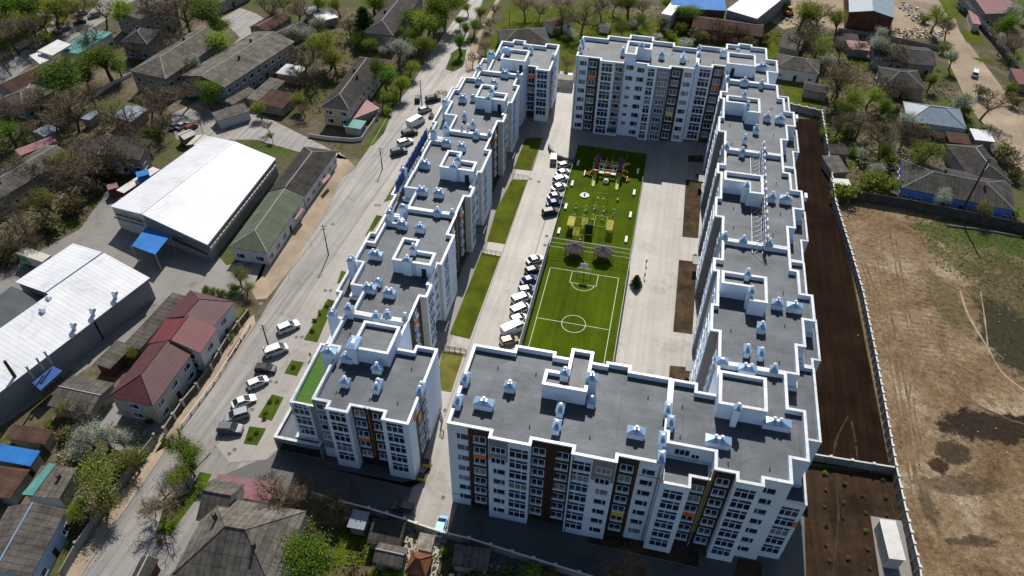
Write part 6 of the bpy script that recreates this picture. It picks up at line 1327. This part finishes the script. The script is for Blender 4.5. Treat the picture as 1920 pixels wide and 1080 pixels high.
def conifer_meshes(seed,full):
    q=random.Random(seed);tr=MB().tube((0,0,0),(0,0,1),.022,.004,'bark',6);c=MB()
    for i in range(26):
        z=.12+.86*i/26;rr=(.30 if full else .22)*(1-z)**.8+.015
        for k in range(9):
            a=q.uniform(0,6.28);e=Vector((math.cos(a)*rr,math.sin(a)*rr,z-.04));tr.tube((0,0,z),e,.005,.002,'bark',3)
            for t in range(14):
                s_=q.uniform(.2,1);leafquad(c,Vector((0,0,z)).lerp(e,s_)+Vector((q.gauss(0,.018),q.gauss(0,.018),q.gauss(0,.012))),.05,q,'leaf_dark')
    return tr.mesh('trunk'),c.mesh('crown')
def bush_meshes(seed,ms):
    q=random.Random(seed);tr=MB();c=MB()
    ends=[]
    for k in range(9):
        a=q.uniform(0,6.28);e=Vector((math.cos(a)*q.uniform(.1,.5),math.sin(a)*q.uniform(.1,.5),q.uniform(.45,.9)));tr.tube((0,0,0),e,.02,.006,'twig',3);ends+=[e,e*.7+Vector((q.gauss(0,.12),q.gauss(0,.12),0))]
    for i in range(900):
        j=q.choice(ends);leafquad(c,j+Vector((q.gauss(0,.13),q.gauss(0,.13),q.gauss(0,.12))),.11,q,q.choice(ms))
    c.v=[(x,y,max(.0,z)) for x,y,z in c.v]
    return tr.mesh('stem'),c.mesh('foliage')
TK={}
def tmesh(kind,v):
    if (kind,v) not in TK:
        sd=hash_(kind)+v*17
        TK[(kind,v)]=conifer_meshes(sd,v) if kind=='fir' else bush_meshes(sd,dict(bush=['leaf_green','leaf_yellow'],brush=['leaf_bud','leaf_olive'],darkbush=['leaf_dark','leaf_green'],whitebush=['leaf_blossom'])[kind]) if 'bush' in kind or kind=='brush' else tree_meshes(kind,sd)
    return TK[(kind,v)]
def hash_(s): return sum((i+3)*ord(c) for i,c in enumerate(s))
DESC=dict(green='green leafy tree',yellow='fresh yellow-green tree',olive='olive brown budding tree',sparse='thin young green tree',blossom='white blossoming tree',bare='bare brown tree',tan='tan brown budding tree',poplar='tall narrow green tree',bright='bright green round tree',dark='dark green dense tree',fir='dark conifer',bush='green bush',brush='brown twiggy bush',darkbush='dark green bush',whitebush='white flowering bush')
rt_=random.Random(3)
def tree(px,py,r_,kind,hf=None,v=None):
    """crown centred on the photo point px,py with apparent radius r_ (photo pixels)"""
    bush='bush' in kind or kind=='brush'
    X,Y=W(px,py,0);dist=math.sqrt(X*X+Y*Y+H*H);mpp=dist/F;rad=r_*mpp
    ratio={'poplar':4.,'fir':3.0,'bare':1.9,'tan':2.5}.get(kind,2.0)
    if bush: hh=rad*1.5;zc=hh*.5
    else: hh=rad*ratio*(hf or 1);zc=hh*.6
    X,Y=W(px,py,zc);v=rt_.randrange(4) if v is None else v;tm,cm=tmesh(kind,v)
    t=thing('bush' if bush else ('fir_tree' if kind=='fir' else 'blossom_tree' if kind=='blossom' else 'bare_tree' if kind=='bare' else 'tree'),DESC[kind],'bush' if bush else 'tree',(X,Y,0),rt_.uniform(0,6.28),None,(px,py))
    wr=rad/(.5 if bush else {'poplar':.22,'fir':.27,'bare':.46}.get(kind,.42));
    if bush: t.scale=(rad/.55,rad/.55,hh)
    else:
        # natural half width of the mesh
        t.scale=(rad/HW(kind,v),)*2+(hh,)
    link('stem' if bush else 'trunk',tm,t);link('foliage' if bush else 'crown',cm,t)
    t['group']={'bare':'bare trees','blossom':'blossoming trees'}.get(kind,'bushes' if bush else 'green trees')
HWC={}
def HW(kind,v):
    if (kind,v) not in HWC:
        cm=tmesh(kind,v)[1] if kind!='bare' else tmesh(kind,v)[0];d_=sorted(math.hypot(p_.co.x,p_.co.y) for p_ in cm.vertices);HWC[(kind,v)]=d_[int(len(d_)*.9)]
    return HWC[(kind,v)]
T_='''8 22 26 green;38 55 26 bare;62 12 26 green;98 22 24 yellow;18 62 28 bare;60 52 20 green;115 8 18 bare;85 70 14 bush;30 8 24 bare;150 15 18 bare;2 45 20 green;78 35 22 bare;140 32 12 bare;
10 118 18 bare;60 85 16 bare;160 72 22 bare;235 22 24 yellow;345 30 36 bare;300 18 30 bare;395 25 30 green;410 55 18 green;190 25 22 bare;280 45 14 bare;335 62 22 bare;318 88 24 bare;250 95 16 bare;
198 118 27 green;222 128 16 green;125 152 33 dark;108 145 20 green;170 178 22 bare;130 205 34 bare;60 195 28 bare;25 215 30 bare;90 225 30 bare;160 150 18 olive;150 120 14 olive;232 218 34 bare;270 196 34 bare;302 205 26 bare;330 150 16 bare;290 232 24 bare;250 245 22 bare;18 250 20 green;60 240 18 bare;
398 90 25 yellow;370 118 22 blossom;345 110 24 bare;362 140 22 bare;345 175 24 bare;398 168 21 green;392 190 14 green;448 162 11 bush;380 205 12 bare;430 205 8 whitebush;
35 318 26 bare;85 322 26 bare;118 345 30 bare;145 312 34 bare;180 318 26 bare;212 285 34 bare;240 300 26 bare;262 280 22 bare;12 395 30 bare;48 425 30 bare;75 385 30 bare;20 455 26 bare;100 380 28 olive;60 455 22 bare;130 385 22 brush;170 350 18 brush;95 420 20 brush;200 325 18 brush;5 470 20 brush;150 280 26 bare;110 300 22 olive;240 260 24 bare;190 255 24 bare;285 250 16 bush;
546 62 15 blossom;577 62 13 blossom;600 47 15 blossom;616 92 28 yellow;628 110 22 yellow;575 112 30 bare;558 140 24 bare;588 150 22 bare;567 188 15 yellow;570 205 14 bare;655 52 18 bare;670 70 16 sparse;682 38 20 fir;636 12 16 yellow;700 10 22 green;722 25 14 green;690 88 14 green;640 140 14 brush;
800 22 34 green;832 12 28 green;785 52 28 yellow;812 55 22 green;770 40 22 green;790 85 20 yellow;740 62 16 green;712 96 12 blossom;716 128 24 green;722 148 20 green;745 100 24 blossom;748 120 14 bare;768 128 15 yellow;748 165 20 yellow;762 92 16 green;776 72 18 green;715 186 16 olive;735 182 12 sparse;728 210 8 bush;742 190 8 bush;735 135 12 yellow;
900 28 13 yellow;888 52 13 green;868 58 15 green;864 82 9 poplar;878 18 10 yellow;862 40 10 green;920 45 12 bare;885 112 14 bare;912 88 12 bare;925 18 12 bare;945 60 10 bare;
487 208 14 yellow;510 258 9 sparse;503 238 12 bare;520 55 14 bare;500 20 22 bare;560 20 22 bare;590 8 18 yellow;480 75 10 bare;530 10 16 bare;
985 14 20 bare;1010 22 14 bare;1055 36 20 olive;1093 34 28 bare;1072 62 12 whitebush;1130 12 22 bare;1180 12 20 green;1196 34 15 sparse;1168 52 15 sparse;1185 42 10 whitebush;1240 44 15 brush;1262 32 12 bush;1290 26 18 green;1275 55 12 bush;1232 70 9 whitebush;1345 58 22 bare;1312 66 16 brush;1385 64 18 bare;1400 80 14 brush;1210 15 18 bare;1150 5 18 bare;1060 8 20 bare;1110 70 10 bush;1042 62 8 bush;1060 70 8 bush;1062 118 14 bare;1285 82 12 whitebush;1260 66 9 bush;1008 108 1 bush;1430 70 12 brush;1250 10 14 green;
1505 26 26 yellow;1540 28 24 bare;1574 44 20 yellow;1600 15 14 bare;1498 72 26 bare;1532 92 20 olive;1546 102 14 bush;1553 118 14 blossom;1578 92 16 bare;1520 55 20 bare;1472 12 10 bush;1578 148 27 tan;1565 165 18 bare;1612 192 20 yellow;1632 182 18 yellow;1648 205 20 green;1588 205 18 green;1575 232 26 bare;1552 250 11 bush;1612 235 24 bare;1645 64 12 blossom;1650 92 20 blossom;1675 105 22 bare;1612 88 12 bare;1690 122 8 bush;1672 168 24 bare;1700 175 20 bare;1660 150 14 olive;1745 155 14 yellow;1722 200 16 bare;1700 225 18 blossom;1660 255 28 bare;1698 252 26 bare;1720 240 18 brush;1755 255 12 bare;1788 108 16 blossom;1770 90 10 bush;1758 32 22 sparse;1780 55 16 bare;1735 35 10 bush;1798 188 18 blossom;1812 206 12 bush;1852 195 24 bare;1838 170 12 brush;1890 165 12 bush;1905 190 12 brush;1815 240 8 darkbush;1852 246 12 bare;
1895 28 16 blossom;1905 50 20 green;1912 85 20 bare;1880 82 16 bare;1880 45 14 bare;1865 60 9 brush;1915 25 12 green;1900 110 10 bush;
1648 288 20 green;1628 275 12 blossom;1612 290 12 blossom;1645 316 15 blossom;1670 300 12 bush;1720 270 14 bare;1740 286 30 sparse;1600 285 9 bush;1582 362 20 bush;1572 350 10 bush;1640 350 22 bush;1668 348 18 bush;1620 340 10 brush;1776 372 17 blossom;1760 368 8 whitebush;1838 388 18 olive;1858 395 8 whitebush;1888 396 9 bush;1908 402 12 bush;1900 300 18 bare;1885 285 18 brush;1905 330 12 brush;1870 280 10 whitebush;1700 350 9 bush;1790 295 9 brush;1590 245 16 darkbush;1565 265 8 bush;
165 818 26 blossom;195 822 26 blossom;228 830 24 blossom;245 848 14 blossom;158 765 22 bare;128 758 18 olive;185 765 12 brush;252 866 24 olive;228 880 22 brush;270 855 12 bush;175 915 38 olive;190 945 26 olive;160 958 22 yellow;138 985 12 brush;208 900 14 yellow;120 812 14 brush;150 850 16 whitebush;95 798 8 bush;
348 832 28 sparse;352 862 26 green;345 900 22 yellow;360 880 16 green;302 938 34 bare;285 955 18 bare;530 925 42 bare;568 915 26 bare;505 905 20 bare;550 955 18 brush;632 940 24 tan;648 965 15 tan;622 975 14 tan;575 1052 40 bright;450 524 19 olive;460 540 14 olive;440 540 12 bush;400 546 9 darkbush;415 549 9 darkbush;430 552 8 darkbush;385 543 8 darkbush;430 628 9 bush;440 612 9 bush;448 598 9 bush;455 586 8 bush;255 662 13 yellow;248 675 10 bush;230 762 8 bush;
735 1072 16 bush;760 1080 16 bush;1160 1062 34 tan;1195 1075 22 tan;1000 1072 18 bush;1030 1078 14 brush;832 1035 9 bush;700 1078 12 bush;660 1080 14 brush;890 1078 14 brush;600 1010 14 brush;955 1078 14 darkbush;330 1080 14 whitebush;480 1080 10 whitebush;300 1012 6 bush;382 915 12 bush;310 800 6 bush;575 985 18 brush;20 835 6 brush;280 790 8 darkbush;
1194 524 9 fir;1304 482 5 darkbush;1308 330 4 brush;1545 885 4 bush'''
for e in T_.replace('\n','').split(';'):
    if e.strip():
        a,b_,r_,k=e.split();
        if float(r_)>2: tree(float(a),float(b_),float(r_),k,1.0)
# saplings on the dark plot, hedge plants in the forecourt beds
for i,(a,b_) in enumerate(((1547,887),(1548,918),(1546,950),(1550,985),(1548,1022),(1555,1050),(1583,905),(1582,942),(1580,970),(1590,1045),(1617,930),(1622,960),(1624,995),(1628,1030),(1655,900),(1660,930),(1663,965),(1632,1065))):
    tree(a,b_,3.2 if i%3 else 4.2,'bush' if i%6==0 else 'brush')
for i,(a,b_) in enumerate(((590,600),(600,585),(585,620),(613,572),(550,688),(497,772),(505,752),(470,820),(480,810),(520,750),(495,785),(320,965),(330,950))): tree(a,b_,4.5,'bush' if i%2 else 'darkbush')
# rough grass tufts on the green slopes and plots: countless, one object of tiny blades
def tufts(label,pts,n,s,m,seed):
    q=random.Random(seed);P=[W(*p_) for p_ in pts];x0,x1=min(p_[0] for p_ in P),max(p_[0] for p_ in P);y0,y1=min(p_[1] for p_ in P),max(p_[1] for p_ in P);b=MB();k=0
    cx,cy=(x0+x1)/2,(y0+y1)/2
    def ins(x,y):
        c=False
        for i in range(len(P)):
            (xa,ya),(xb,yb)=P[i-1],P[i]
            if (ya>y)!=(yb>y) and x<(xb-xa)*(y-ya)/(yb-ya)+xa: c=not c
        return c
    while k<n:
        x,y=q.uniform(x0,x1),q.uniform(y0,y1)
        k+=1
        if not ins(x,y): continue
        for j in range(3): leafquad(b,Vector((x-cx+q.gauss(0,s),y-cy+q.gauss(0,s),s*.5)),s*1.6,q,m[q.randrange(len(m))])
    o=build(b,'ground_cover',loc=(cx,cy,0));tag(o,label,'ground cover');o['kind']='stuff'
tufts('rough grass and weeds on the green slope behind the north block',[(960,10),(1290,5),(1470,60),(1470,120),(1085,108),(1040,80)],1500,.35,['leaf_green','leaf_yellow'],1)
tufts('weeds and low growth over the right hand back gardens',[(1440,60),(1700,60),(1800,180),(1840,260),(1900,400),(1600,370),(1540,250)],3600,.4,['leaf_green','leaf_olive','leaf_bud'],2)
tufts('undergrowth under the bare trees at the left',[(-20,180),(120,200),(330,230),(300,260),(200,350),(0,480),(-30,480)],3600,.42,['leaf_bud','leaf_olive','leaf_bud','leaf_green'],3)
tufts('undergrowth between the upper left sheds and houses',[(500,50),(700,20),(800,100),(730,200),(620,215),(560,210),(545,150)],2200,.4,['leaf_green','leaf_olive','leaf_bud'],4)
tufts('garden growth along the bottom left alley',[(100,800),(290,790),(300,830),(150,1040),(120,960)],1100,.35,['leaf_olive','leaf_green','leaf_blossom'],5)
tufts('garden growth behind the service road wall',[(590,940),(960,1050),(1130,1110),(560,1110)],1500,.35,['leaf_green','leaf_bud','leaf_olive'],6)
tufts('weeds in the grassy corner of the dirt field',[(1690,400),(1930,440),(1930,600),(1850,560),(1760,500)],1500,.22,['leaf_green','leaf_olive'],7)
tufts('park undergrowth at the top left corner',[(-40,-20),(160,-20),(110,45),(-40,110)],1200,.4,['leaf_green','leaf_yellow'],8)

finish_labels()
